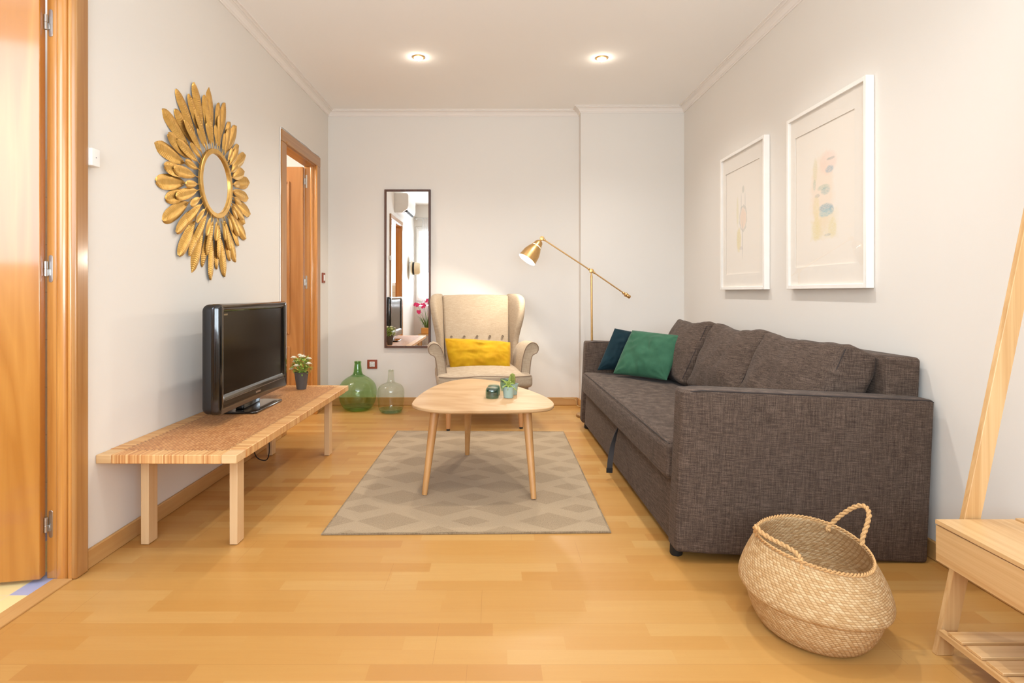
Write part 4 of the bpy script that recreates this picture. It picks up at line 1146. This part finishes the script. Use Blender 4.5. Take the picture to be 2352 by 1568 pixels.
# ------------------------------------------------------------------ framed pictures on the right wall
def picture(label, y0, y1, z0, z1, art, mats):
    t = thing('framed_picture', label, 'picture', (XR, (y0 + y1) / 2, z0), group='framed prints on the right wall')
    hw, hh = (y1 - y0) / 2, z1 - z0
    f, dep = 0.02, 0.037
    bm = BM()
    for a in ((-hw, -hw + f, 0, hh), (hw - f, hw, 0, hh), (-hw + f, hw - f, 0, f), (-hw + f, hw - f, hh - f, hh)):
        box(bm, -dep, -0.001, a[0], a[1], a[2], a[3])
    obj('frame', bm, WHITEF, t, bevel=0.0015, seg=1)
    my0, my1, mz0, mz1 = mats
    bm = BM()
    ys, zs = [-hw + f, my0, my1, hw - f], [f, mz0, mz1, hh - f]
    for i in range(3):
        for j in range(3):
            if i == 1 and j == 1: continue
            box(bm, -0.022, -0.018, ys[i], ys[i + 1], zs[j], zs[j + 1])
    obj('mat_board', bm, plain('off_white_mat', rgb(243, 236, 226), .9, 0, .01), t, smooth=False)
    bm = BM(); bm.faces.new([bm.verts.new((-0.0165, y, z)) for y, z in ((my0 - .01, mz0 - .01), (my1 + .01, mz0 - .01), (my1 + .01, mz1 + .01), (my0 - .01, mz1 + .01))][::-1])
    obj('artwork', bm, art, t, smooth=False)
    bm = BM(); bm.faces.new([bm.verts.new((-0.029, y, z)) for y, z in ((-hw + f, f), (hw - f, f), (hw - f, hh - f), (-hw + f, hh - f))][::-1])
    obj('glass', bm, thin_glass('picture_glass', (0.97, 0.97, 0.97, 1), 0.02), t, smooth=False)
    return t
def art_mat(name, blobs, strokes=True):
    """pale paper with soft patches: (y, z, half-width, half-height, colour, amount, grain)"""
    m, nt, b = mat(name, None, 0.9, spec=0.1)
    x, y, z = sep(nt, ocoord(nt))
    c = rgb(246, 238, 227)
    wob = nz(nt, comb(nt, 0.0, mth(nt, 'MULTIPLY', y, 30.0), mth(nt, 'MULTIPLY', z, 30.0)), 1.0, 3)
    w1 = mth(nt, 'MULTIPLY', mth(nt, 'SUBTRACT', wob, 0.5), 0.5)
    st = nz(nt, comb(nt, 0.0, mth(nt, 'MULTIPLY', y, 45.0), mth(nt, 'MULTIPLY', z, 320.0)), 1.0, 4, 0.7)
    cur = None
    for (py_, pz_, hw, hh, colr, amt, kind) in blobs:
        dy = mth(nt, 'ABSOLUTE', mth(nt, 'DIVIDE', mth(nt, 'SUBTRACT', y, py_), hw)); dz = mth(nt, 'ABSOLUTE', mth(nt, 'DIVIDE', mth(nt, 'SUBTRACT', z, pz_), hh))
        if kind == 'rect': d = mth(nt, 'MAXIMUM', dy, dz)
        else: d = mth(nt, 'SQRT', mth(nt, 'ADD', mth(nt, 'MULTIPLY', dy, dy), mth(nt, 'MULTIPLY', dz, dz)))
        d = mth(nt, 'ADD', d, w1)
        if kind == 'ring':
            f = mth(nt, 'LESS_THAN', mth(nt, 'ABSOLUTE', mth(nt, 'SUBTRACT', d, 1.0)), 0.10)
        else:
            f = node(nt, 'ShaderNodeMapRange', {0: d, 1: 1.15, 2: 0.75, 3: 0.0, 4: 1.0}).outputs[0]
        if kind in ('oval', 'rect'):
            f = mth(nt, 'MULTIPLY', f, node(nt, 'ShaderNodeMapRange', {0: st, 1: 0.38, 2: 0.6, 3: 0.35, 4: 1.0}).outputs[0])
        f = mth(nt, 'MULTIPLY', f, amt)
        c = mixc(nt, f, c, colr)
    setc(nt, b, c)
    return m
# local y grows with depth (towards the back wall), so the picture's right edge is -y
BL_, GR_, YE_, PK_, GY_ = rgb(120, 172, 192), rgb(176, 196, 178), rgb(236, 220, 160), rgb(246, 214, 200), rgb(170, 176, 170)
cyB = (2.583 + 3.286) / 2
def zb_(py, Y): return 1 + (672 - py) * Y / F - 1.02
artB = art_mat('abstract_pastel_strip', [
    (0.035, 0.47, 0.105, 0.205, rgb(246, 228, 208), .75, 'soft'), (0.085, 0.30, 0.05, 0.05, YE_, .35, 'rect'), (0.0, 0.32, 0.10, 0.07, YE_, .35, 'rect'),
    (-0.02, 0.62, 0.075, 0.06, PK_, .45, 'soft'), (0.095, 0.60, 0.022, 0.065, rgb(222, 214, 170), .55, 'oval'), (0.10, 0.53, 0.014, 0.03, GR_, .5, 'oval'),
    (-0.035, 0.585, 0.036, 0.018, BL_, .6, 'oval'), (-0.045, 0.635, 0.035, 0.007, GY_, .7, 'oval'), (0.02, 0.505, 0.055, 0.014, GR_, .6, 'oval'), (0.0, 0.485, 0.04, 0.02, rgb(160, 190, 186), .6, 'oval'),
    (0.075, 0.47, 0.025, 0.010, GY_, .5, 'oval'), (0.0, 0.40, 0.058, 0.022, BL_, .7, 'oval'), (-0.055, 0.385, 0.018, 0.02, BL_, .6, 'oval'), (0.0, 0.375, 0.06, 0.02, rgb(170, 204, 208), .8, 'oval'),
    (0.085, 0.41, 0.03, 0.06, YE_, .5, 'oval'), (0.085, 0.30, 0.035, 0.06, YE_, .5, 'oval'), (-0.06, 0.295, 0.035, 0.05, YE_, .5, 'oval'), (-0.02, 0.265, 0.03, 0.006, GY_, .5, 'oval')])
artA = art_mat('pale_sketch', [
    (0.09, 0.52, 0.018, 0.10, rgb(228, 220, 170), .55, 'oval'), (0.07, 0.335, 0.035, 0.08, rgb(232, 216, 150), .8, 'oval'), (0.0, 0.47, 0.05, 0.075, rgb(242, 214, 192), .6, 'soft'),
    (0.0, 0.47, 0.055, 0.08, rgb(190, 190, 180), .4, 'ring'), (0.0, 0.66, 0.018, 0.025, rgb(206, 206, 194), .6, 'soft'), (0.01, 0.33, 0.009, 0.13, rgb(196, 194, 188), .4, 'soft'), (-0.03, 0.58, 0.006, 0.06, GY_, .3, 'soft'), (0.03, 0.58, 0.006, 0.06, GY_, .3, 'soft'), (0.03, 0.275, 0.03, 0.012, rgb(190, 182, 186), .4, 'oval')])
picture('larger looking framed print nearer the camera, with blue and yellow smudges', 2.583, 3.286, 1.02, 1.949, artB, (-0.245, 0.285, 0.115, 0.815))
picture('framed print nearer the back wall, with a faint pink oval sketch', 3.559, 4.250, 1.02, 1.949, artA, (-0.25, 0.28, 0.105, 0.81))

# ------------------------------------------------------------------ seagrass basket
bk = thing('basket', 'seagrass belly basket with rope handles on the floor before the sofa', 'basket', (0.952, 1.775, 0), (0, 0, R(0)))
def m_seagrass():
    m, nt, b = mat('woven_seagrass', None, 0.75, spec=0.2)
    uv = node(nt, 'ShaderNodeUVMap').outputs[0]
    u, v, _z = sep(nt, uv)
    RH, BW = 0.0064, 0.0150
    wob = mth(nt, 'MULTIPLY', mth(nt, 'SUBTRACT', nz(nt, scaled(nt, uv, (30, 30, 1)), 1.0, 2), 0.5), 0.004)
    v = mth(nt, 'ADD', v, wob)
    rv = mth(nt, 'DIVIDE', v, RH)
    row = mth(nt, 'FLOOR', rv); fv = mth(nt, 'FRACT', rv)
    cu_ = mth(nt, 'ADD', mth(nt, 'ADD', mth(nt, 'DIVIDE', u, BW), mth(nt, 'MULTIPLY', row, 0.36)), mth(nt, 'MULTIPLY', fv, 0.30))
    cid = mth(nt, 'FLOOR', cu_); fu = mth(nt, 'FRACT', cu_)
    rnd_ = wn(nt, comb(nt, cid, row), '2D')
    pu = mth(nt, 'SINE', mth(nt, 'MULTIPLY', fu, PI)); pv = mth(nt, 'SINE', mth(nt, 'MULTIPLY', fv, PI))
    hgt = mth(nt, 'MULTIPLY', mth(nt, 'POWER', pu, 0.5), mth(nt, 'POWER', pv, 0.4))
    fib = nz(nt, scaled(nt, uv, (60, 1500, 1)), 1.0, 3)
    n2 = nz(nt, scaled(nt, uv, (16, 16, 1)), 1.0, 3)
    c = ramp(nt, mth(nt, 'ADD', mth(nt, 'MULTIPLY', rnd_, 0.5), mth(nt, 'MULTIPLY', fib, 0.5)), [(0.2, rgb(182, 144, 98)), (0.5, rgb(203, 170, 126)), (0.8, rgb(218, 192, 152))])
    c = mixc(nt, node(nt, 'ShaderNodeMapRange', {0: hgt, 1: 0.75, 2: 0.30, 3: 0.0, 4: 0.55}).outputs[0], c, rgb(150, 108, 64))
    c = mixc(nt, mth(nt, 'MULTIPLY', n2, 0.3), c, rgb(194, 154, 104))
    setc(nt, b, c)
    bump(nt, b, mth(nt, 'ADD', hgt, mth(nt, 'MULTIPLY', fib, 0.3)), 0.7, 0.0025)
    return m
SEAG = m_seagrass()
BP = [(0.134, 0.152, 0.000), (0.147, 0.168, 0.010), (0.164, 0.193, 0.040), (0.176, 0.210, 0.078), (0.182, 0.217, 0.108), (0.182, 0.217, 0.116), (0.190, 0.226, 0.113), (0.199, 0.235, 0.121), (0.200, 0.236, 0.131), (0.196, 0.231, 0.150), (0.186, 0.220, 0.180), (0.169, 0.204, 0.215), (0.152, 0.190, 0.244), (0.147, 0.187, 0.252)]
bm = BM(); uvl = bm.loops.layers.uv.new('UVMap')
NB = 96
def bpt(a, rx, ry, z):
    w = 1 + 0.012 * math.sin(2 * a + 0.6) + 0.008 * math.sin(3 * a)
    zz = z + (0.010 * math.sin(a - 0.4) + 0.006 * math.sin(2 * a)) * (z / .25) ** 2
    if 0.1 < z < 0.14: zz += 0.004 * math.sin(3 * a + 1)
    return Vector((rx * w * math.cos(a), ry * w * math.sin(a), zz))
rows, vlen = [], [0]
for i, (rx, ry, z) in enumerate(BP):
    rows.append([bm.verts.new(bpt(2 * PI * k / NB, rx, ry, z)) for k in range(NB)])
    if i: vlen.append(vlen[-1] + math.hypot(rx - BP[i - 1][0], z - BP[i - 1][2]))
for i in range(len(BP) - 1):
    for k in range(NB):
        j = (k + 1) % NB
        f = bm.faces.new((rows[i][k], rows[i][j], rows[i + 1][j], rows[i + 1][k]))
        uu = [(k / NB * 1.27, vlen[i]), ((k + 1) / NB * 1.27, vlen[i]), ((k + 1) / NB * 1.27, vlen[i + 1]), (k / NB * 1.27, vlen[i + 1])]
        for lp, q in zip(f.loops, uu): lp[uvl].uv = q
c0 = bm.verts.new((0, 0, 0.006))
for k in range(NB):
    f = bm.faces.new((rows[0][(k + 1) % NB], rows[0][k], c0))
    for lp, vv in zip(f.loops, f.verts): lp[uvl].uv = (vv.co.x, vv.co.y)
o = obj('basket_body', bm, SEAG, bk, solid=0.006, subsurf=1, angle=180)
bm = BM()
# braided rim: two strands crossing
for ph in (0, PI):
    pth = []
    for k in range(240):
        a = 2 * PI * k / 240
        q = bpt(a, 0.1465, 0.1865, 0.254)
        b_ = 42 * a + ph
        pth.append(q + Vector((math.cos(a) * .0022 * math.cos(b_), math.sin(a) * .0035 * math.cos(b_), .0035 * math.sin(b_))))
    tube(bm, pth, 0.0027, 6, closed=True)
ROPE = plain('seagrass_rope', rgb(196, 154, 102), 0.8, 0, 0.18, 160)
obj('rim', bm, ROPE, bk)
def rope(bm, path, r=0.0045, pitch=0.032, strands=2):
    P = smooth_path(path, 14)
    L = [0]
    for i in range(1, len(P)): L.append(L[-1] + (P[i] - P[i - 1]).length)
    for s in range(strands):
        out = []
        u = Vector((0.3, 0.9, 0.2))
        for i, p in enumerate(P):
            t_ = (P[min(i + 1, len(P) - 1)] - P[max(i - 1, 0)]).normalized()
            u = (u - t_ * u.dot(t_)).normalized(); w = t_.cross(u)
            a = 2 * PI * L[i] / pitch + 2 * PI * s / strands
            out.append(p + (u * math.cos(a) + w * math.sin(a)) * r * 0.72)
        tube(bm, out, r, 7)
BO = Vector((0.952, 1.775, 0))
def bl(px, py, Y): return at(px, py, Y) - BO
bm = BM()
rope(bm, [bl(1902, 1219, 1.888), bl(1905, 1208, 1.892), bl(1930, 1184, 1.88), bl(1962, 1164, 1.855), bl(1985, 1162, 1.83), bl(1996, 1178, 1.80), bl(1991, 1206, 1.785), bl(1982, 1232, 1.775), bl(1980, 1252, 1.765)])
obj('handle', bm, ROPE, bk)
bm = BM()
rope(bm, [bl(1756, 1266, 1.83), bl(1749, 1250, 1.83), bl(1736, 1222, 1.825), bl(1736, 1209, 1.81), bl(1750, 1223, 1.785), bl(1775, 1239, 1.755), bl(1806, 1255, 1.72), bl(1830, 1271, 1.685), bl(1842, 1290, 1.65), bl(1843, 1307, 1.632)])
obj('handle', bm, ROPE, bk)

# ------------------------------------------------------------------ bamboo hall stand at the right
HS = Vector((1.21, 1.63, 0))
hs = thing('hall_bench', 'bamboo shoe bench with leaning uprights and slatted shelf at the right edge', 'bench', HS)
Y1 = -0.72                  # near end, towards the camera
LZ = 0.379
boxo('lid', (0.0, 0.215, Y1 + 0.02, -0.001, LZ - 0.012, LZ), BAMY, hs, bevel=0.0012, seg=1)
boxo('rear_board', (0.217, 0.33, Y1 + 0.02, -0.004, LZ - 0.012, LZ + 0.004), BAMY, hs, bevel=0.0012, seg=1)
boxo('front_panel', (0.001, 0.016, Y1 + 0.02, -0.002, 0.267, LZ - 0.0145), BAMY, hs, bevel=0.0012, seg=1)
boxo('side_panel', (0.016, 0.33, -0.016, -0.002, 0.272, LZ - 0.0145), BAMX, hs, bevel=0.001, seg=1)
boxo('side_panel', (0.016, 0.33, Y1 + 0.02, Y1 + 0.034, 0.272, LZ - 0.0145), BAMX, hs, bevel=0.001, seg=1)
boxo('bottom_board', (0.016, 0.33, Y1 + 0.034, -0.016, 0.272, 0.280), BAMY, hs)
def upright(ya, yb):
    bm = BM()
    s = 0.207
    def q(z, w0, y): return (0.009 + s * z + w0, y, z)
    wd = 0.046
    rings = [[q(z, 0, ya), q(z, wd, ya), q(z, wd, yb), q(z, 0, yb)] for z in (0.0, 0.4, 1.0, 1.84)]
    return obj('upright', loft(bm, rings), BAMZ, hs, bevel=0.0015, seg=1)
upright(0.006, 0.024); upright(Y1 - 0.006, Y1 + 0.012)
boxo('rear_leg', (0.33, 0.352, 0.004, 0.024, 0, LZ - 0.012), BAMZ, hs, bevel=0.0015, seg=1)
boxo('rear_leg', (0.33, 0.352, Y1 - 0.006, Y1 + 0.014, 0, LZ - 0.012), BAMZ, hs, bevel=0.0015, seg=1)
boxo('shelf_rail', (0.006, 0.024, Y1 + 0.012, -0.004, 0.063, 0.078), BAMY, hs, bevel=0.0012, seg=1)
boxo('shelf_rail', (0.31, 0.33, Y1 + 0.012, -0.004, 0.063, 0.078), BAMY, hs, bevel=0.0012, seg=1)
y = -0.030
while y - 0.05 > Y1 + 0.012:
    boxo('shelf_slat', (0.012, 0.325, y - 0.050, y, 0.0785, 0.0865), BAMX, hs, bevel=0.001, seg=1)
    y -= 0.0625
boxo('hook_rail', (0.009 + 0.207 * 1.62 + 0.012, 0.009 + 0.207 * 1.62 + 0.032, Y1 + 0.012, 0.006, 1.60, 1.66), BAMY, hs, bevel=0.0015)

# ------------------------------------------------------------------ what the tall mirror shows behind the camera
acu = thing('air_conditioner', 'white wall air conditioner above the near doorway, seen in the mirror', 'air conditioner', (XL, 1.32, 2.19))
prof = [(0.0, 0.0), (0.11, 0.0), (0.19, 0.055), (0.205, 0.10), (0.205, 0.25), (0.195, 0.28), (0.17, 0.29), (0.0, 0.29)]
bm = loft(BM(), [[(x, -0.40, z) for x, z in prof], [(x, 0.40, z) for x, z in prof]])
obj('housing', bm, WHITEP, acu, bevel=0.006, seg=3)
boxo('vent_slot', (0.118, 0.182, -0.34, 0.34, 0.02, 0.040), BLACKM, acu)
bm = loft(BM(), [[(x, -0.34, z) for x, z in ((0.125, 0.002), (0.19, 0.045), (0.187, 0.049), (0.122, 0.006))], [(x, 0.34, z) for x, z in ((0.125, 0.002), (0.19, 0.045), (0.187, 0.049), (0.122, 0.006))]])
obj('louvre', bm, WHITEP, acu)
hat = thing('hanging_straw_hat', 'cream straw hat with dark band hanging on the wall, seen in the mirror', 'hat', (XL, 0.22, 1.42))
hat.scale = (1.25, 1.25, 1.25)
STRAW = plain('cream_straw', rgb(236, 220, 188), .8, 0, .06, 90)
MH = Matrix.Translation((0.05, 0, 0)) @ Matrix.Rotation(R(90), 4, 'Y')
obj('brim', lathe(BM(), [(0.085, 0.0), (0.11, -0.004), (0.15, -0.012), (0.165, -0.006), (0.15, -0.009), (0.11, -0.001), (0.085, 0.004)], 40, MH), STRAW, hat)
obj('crown', lathe(BM(), smooth_prof([(0.088, 0.0), (0.086, 0.05), (0.080, 0.09), (0.066, 0.11), (0.03, 0.112), (0, 0.104)], 4), 40, MH), STRAW, hat)
obj('band', lathe(BM(), [(0.0885, 0.003), (0.0885, 0.03), (0.087, 0.03)], 40, MH), BLACKM, hat)
bm = BM(); tube(bm, [(0, 0, 0.08), (0.045, 0, 0.08), (0.055, 0, 0.10)], 0.005, 8); obj('hook', bm, STEEL, hat)
# sheer curtain and rod
cu1 = thing('curtain', 'sheer white curtain on a rod at the window, seen in the mirror', 'curtain', (0, YF, 0))
def sheer():
    m = bpy.data.materials.new('sheer_white'); m.use_nodes = True
    nt = m.node_tree; nt.nodes.clear()
    out = node(nt, 'ShaderNodeOutputMaterial')
    a = node(nt, 'ShaderNodeBsdfTranslucent', {'Color': (0.92, 0.93, 0.95, 1)}); b = node(nt, 'ShaderNodeBsdfTransparent', {'Color': (1, 1, 1, 1)}); c = node(nt, 'ShaderNodeBsdfDiffuse', {'Color': (0.9, 0.9, 0.92, 1)})
    m1 = node(nt, 'ShaderNodeMixShader', {0: 0.3, 1: a.outputs[0], 2: c.outputs[0]}); m2 = node(nt, 'ShaderNodeMixShader', {0: 0.72, 1: m1.outputs[0], 2: b.outputs[0]})
    nt.links.new(m2.outputs[0], out.inputs[0]); return m
SHEER = sheer()
for xa, xb in ((-1.32, -1.17), (1.05, 1.35)):
    bm = BM(); rr = []
    for z in (0.04, 2.34):
        rr.append([(xa + (xb - xa) * k / 60, 0.085 + 0.022 * math.sin(k * 0.75), z) for k in range(61)])
    loft(bm, rr, caps=False, closed=False); obj('curtain_panel', bm, SHEER, cu1, angle=180)
bm = BM(); tube(bm, [(-1.42, 0.085, 2.36), (1.40, 0.085, 2.36)], 0.011, 12); lathe(bm, [(0, -.03), (0.024, -.015), (0.028, 0), (0.02, .02), (0, .025)], 18, Matrix.Translation((-1.43, 0.085, 2.36)) @ Matrix.Rotation(R(90), 4, 'Y')); obj('rod', bm, STEEL, cu1)
# open casement sash
csh = bpy.data.objects.new('sash', None); COL.objects.link(csh); csh.parent = win
bm = BM()
for a in ((0, 0.045, 0.86, 2.18), (0.60, 0.645, 0.86, 2.18), (0.045, 0.60, 0.86, 0.905), (0.045, 0.60, 2.135, 2.18)):
    box(bm, WX0 + 0.02 + a[0], WX0 + 0.02 + a[1], YF - 0.012, YF + 0.02, a[2], a[3])
obj('sash_frame', bm, WHITEF, csh, bevel=.004)
# orchid on a stool below the window
st = thing('stool', 'small wooden stool under the window, seen in the mirror', 'stool', (-1.20, -0.10, 0))
boxo('seat', (-0.15, 0.15, -0.13, 0.13, 0.24, 0.262), BAMX, st, bevel=.004)
for sx in (-1, 1):
    for sy in (-1, 1):
        boxo('leg', (sx * .12 - .013, sx * .12 + .013, sy * .10 - .013, sy * .10 + .013, 0, 0.24), BAMZ, st, bevel=.003)
orc = thing('potted_orchid', 'pink flowering orchid in a wooden pot on the stool, seen in the mirror', 'plant', (-1.20, -0.10, 0.262))
obj('pot', softbox(BM(), (0.20, 0.12, 0.11), .01, (0, 0, .056), 2), wood('honey_wood', rgb(206, 140, 64), rgb(224, 164, 88), 0, .45, 30), orc)
bm = BM()
rnd = random.Random(5)
for k in range(34):
    a = rnd.uniform(0, 2 * PI); r0 = rnd.uniform(.0, .05)
    d = Vector((math.cos(a) * .5, math.sin(a) * .4, 1.2))
    leaflet(bm, Vector((r0 * math.cos(a), r0 * math.sin(a), .1)), d, rnd.uniform(.18, .34), .016, curl=rnd.uniform(.1, .5))
STEMS = [(-.19, .02, .52), (-.06, .0, .50), (.02, .03, .58), (.10, -.02, .46), (.20, .0, .56), (-.14, .02, .40), (.08, .03, .40)]
for s in STEMS:
    tube(bm, smooth_path([(s[0] * .1, 0, .1), (s[0] * .45, s[1], s[2] * .7), s], 5), .002, 5)
obj('foliage', bm, plain('orchid_leaf', rgb(86, 116, 50), .5, 0, .2), orc)
PINK = plain('magenta_petals', rgb(226, 42, 110), .5, 0, .1)
for s in STEMS:
    bm = BM()
    for k in range(7):
        a = 2 * PI * k / 7
        leaflet(bm, Vector(s) + Vector((rnd.uniform(-.02, .02), 0, rnd.uniform(-.02, .02))), Vector((math.cos(a), .35, math.sin(a))), .05, .04, up=Vector((0, 1, 0)))
    obj('flower', bm, PINK, orc)

# ------------------------------------------------------------------ light
def area(name, loc, rot, sx, sy, e, col):
    l = bpy.data.lights.new(name, 'AREA'); l.shape = 'RECTANGLE'; l.size = sx; l.size_y = sy; l.energy = e; l.color = col
    o = bpy.data.objects.new(name, l); COL.objects.link(o); o.location = loc; o.rotation_euler = rot
    return o
area('daylight_window', ((WX0 + WX1) / 2, YF - 0.14, (WZ0 + WZ1) / 2), (R(90), 0, 0), WX1 - WX0, WZ1 - WZ0, 28, (0.84, 0.97, 1.08))
area('window_ceiling_fill', ((WX0 + WX1) / 2, YF - 0.16, WZ0 + 0.25), (R(118), 0, 0), WX1 - WX0, 0.7, 40, (0.90, 1.0, 1.08))  # added upward fill outside the window, put in to brighten the ceiling
area('daylight_kitchen', ((KX0 + KX1) / 2, 0.2, 1.81), (R(90), 0, 0), KX1 - KX0, 1.38, 20, (0.84, 0.93, 1.08))
l = bpy.data.lights.new('far_room_fill', 'POINT'); l.energy = 22; l.color = (1, .92, .82); l.shadow_soft_size = .12  # added point light with no fixture, brightens the room beyond the second doorway
o = bpy.data.objects.new('far_room_fill', l); COL.objects.link(o); o.location = (-2.4, 4.3, 2.3)
w = bpy.data.worlds.new('sky'); SC.world = w; w.use_nodes = True
bg = w.node_tree.nodes.get('Background') or w.node_tree.nodes.new('ShaderNodeBackground')
bg.inputs[0].default_value = (0.75, 0.85, 1.0, 1); bg.inputs[1].default_value = 1.0

# ------------------------------------------------------------------ camera and view
cam = bpy.data.cameras.new('camera'); co = bpy.data.objects.new('camera', cam); COL.objects.link(co)
co.location = (0, 0, H); co.rotation_euler = (R(90), 0, 0)
cam.sensor_fit = 'HORIZONTAL'; cam.sensor_width = 36.0
cam.lens = F / 2352 * 36.0
cam.shift_x = (2352 / 2 - CX) / 2352
cam.shift_y = (CY - 1568 / 2) / 2352
cam.clip_start = 0.02
SC.camera = co
SC.view_settings.view_transform = 'Standard'
SC.view_settings.look = 'None'
SC.view_settings.gamma = 1.0
SC.view_settings.exposure = 0.86
SC.view_settings.use_curve_mapping = False
SC.cycles.use_denoising = True
SC.cycles.max_bounces = 10
SC.cycles.diffuse_bounces = 6
SC.cycles.transparent_max_bounces = 16
SC.cycles.sample_clamp_indirect = 6.0
SC.cycles.caustics_reflective = False
SC.cycles.caustics_refractive = False
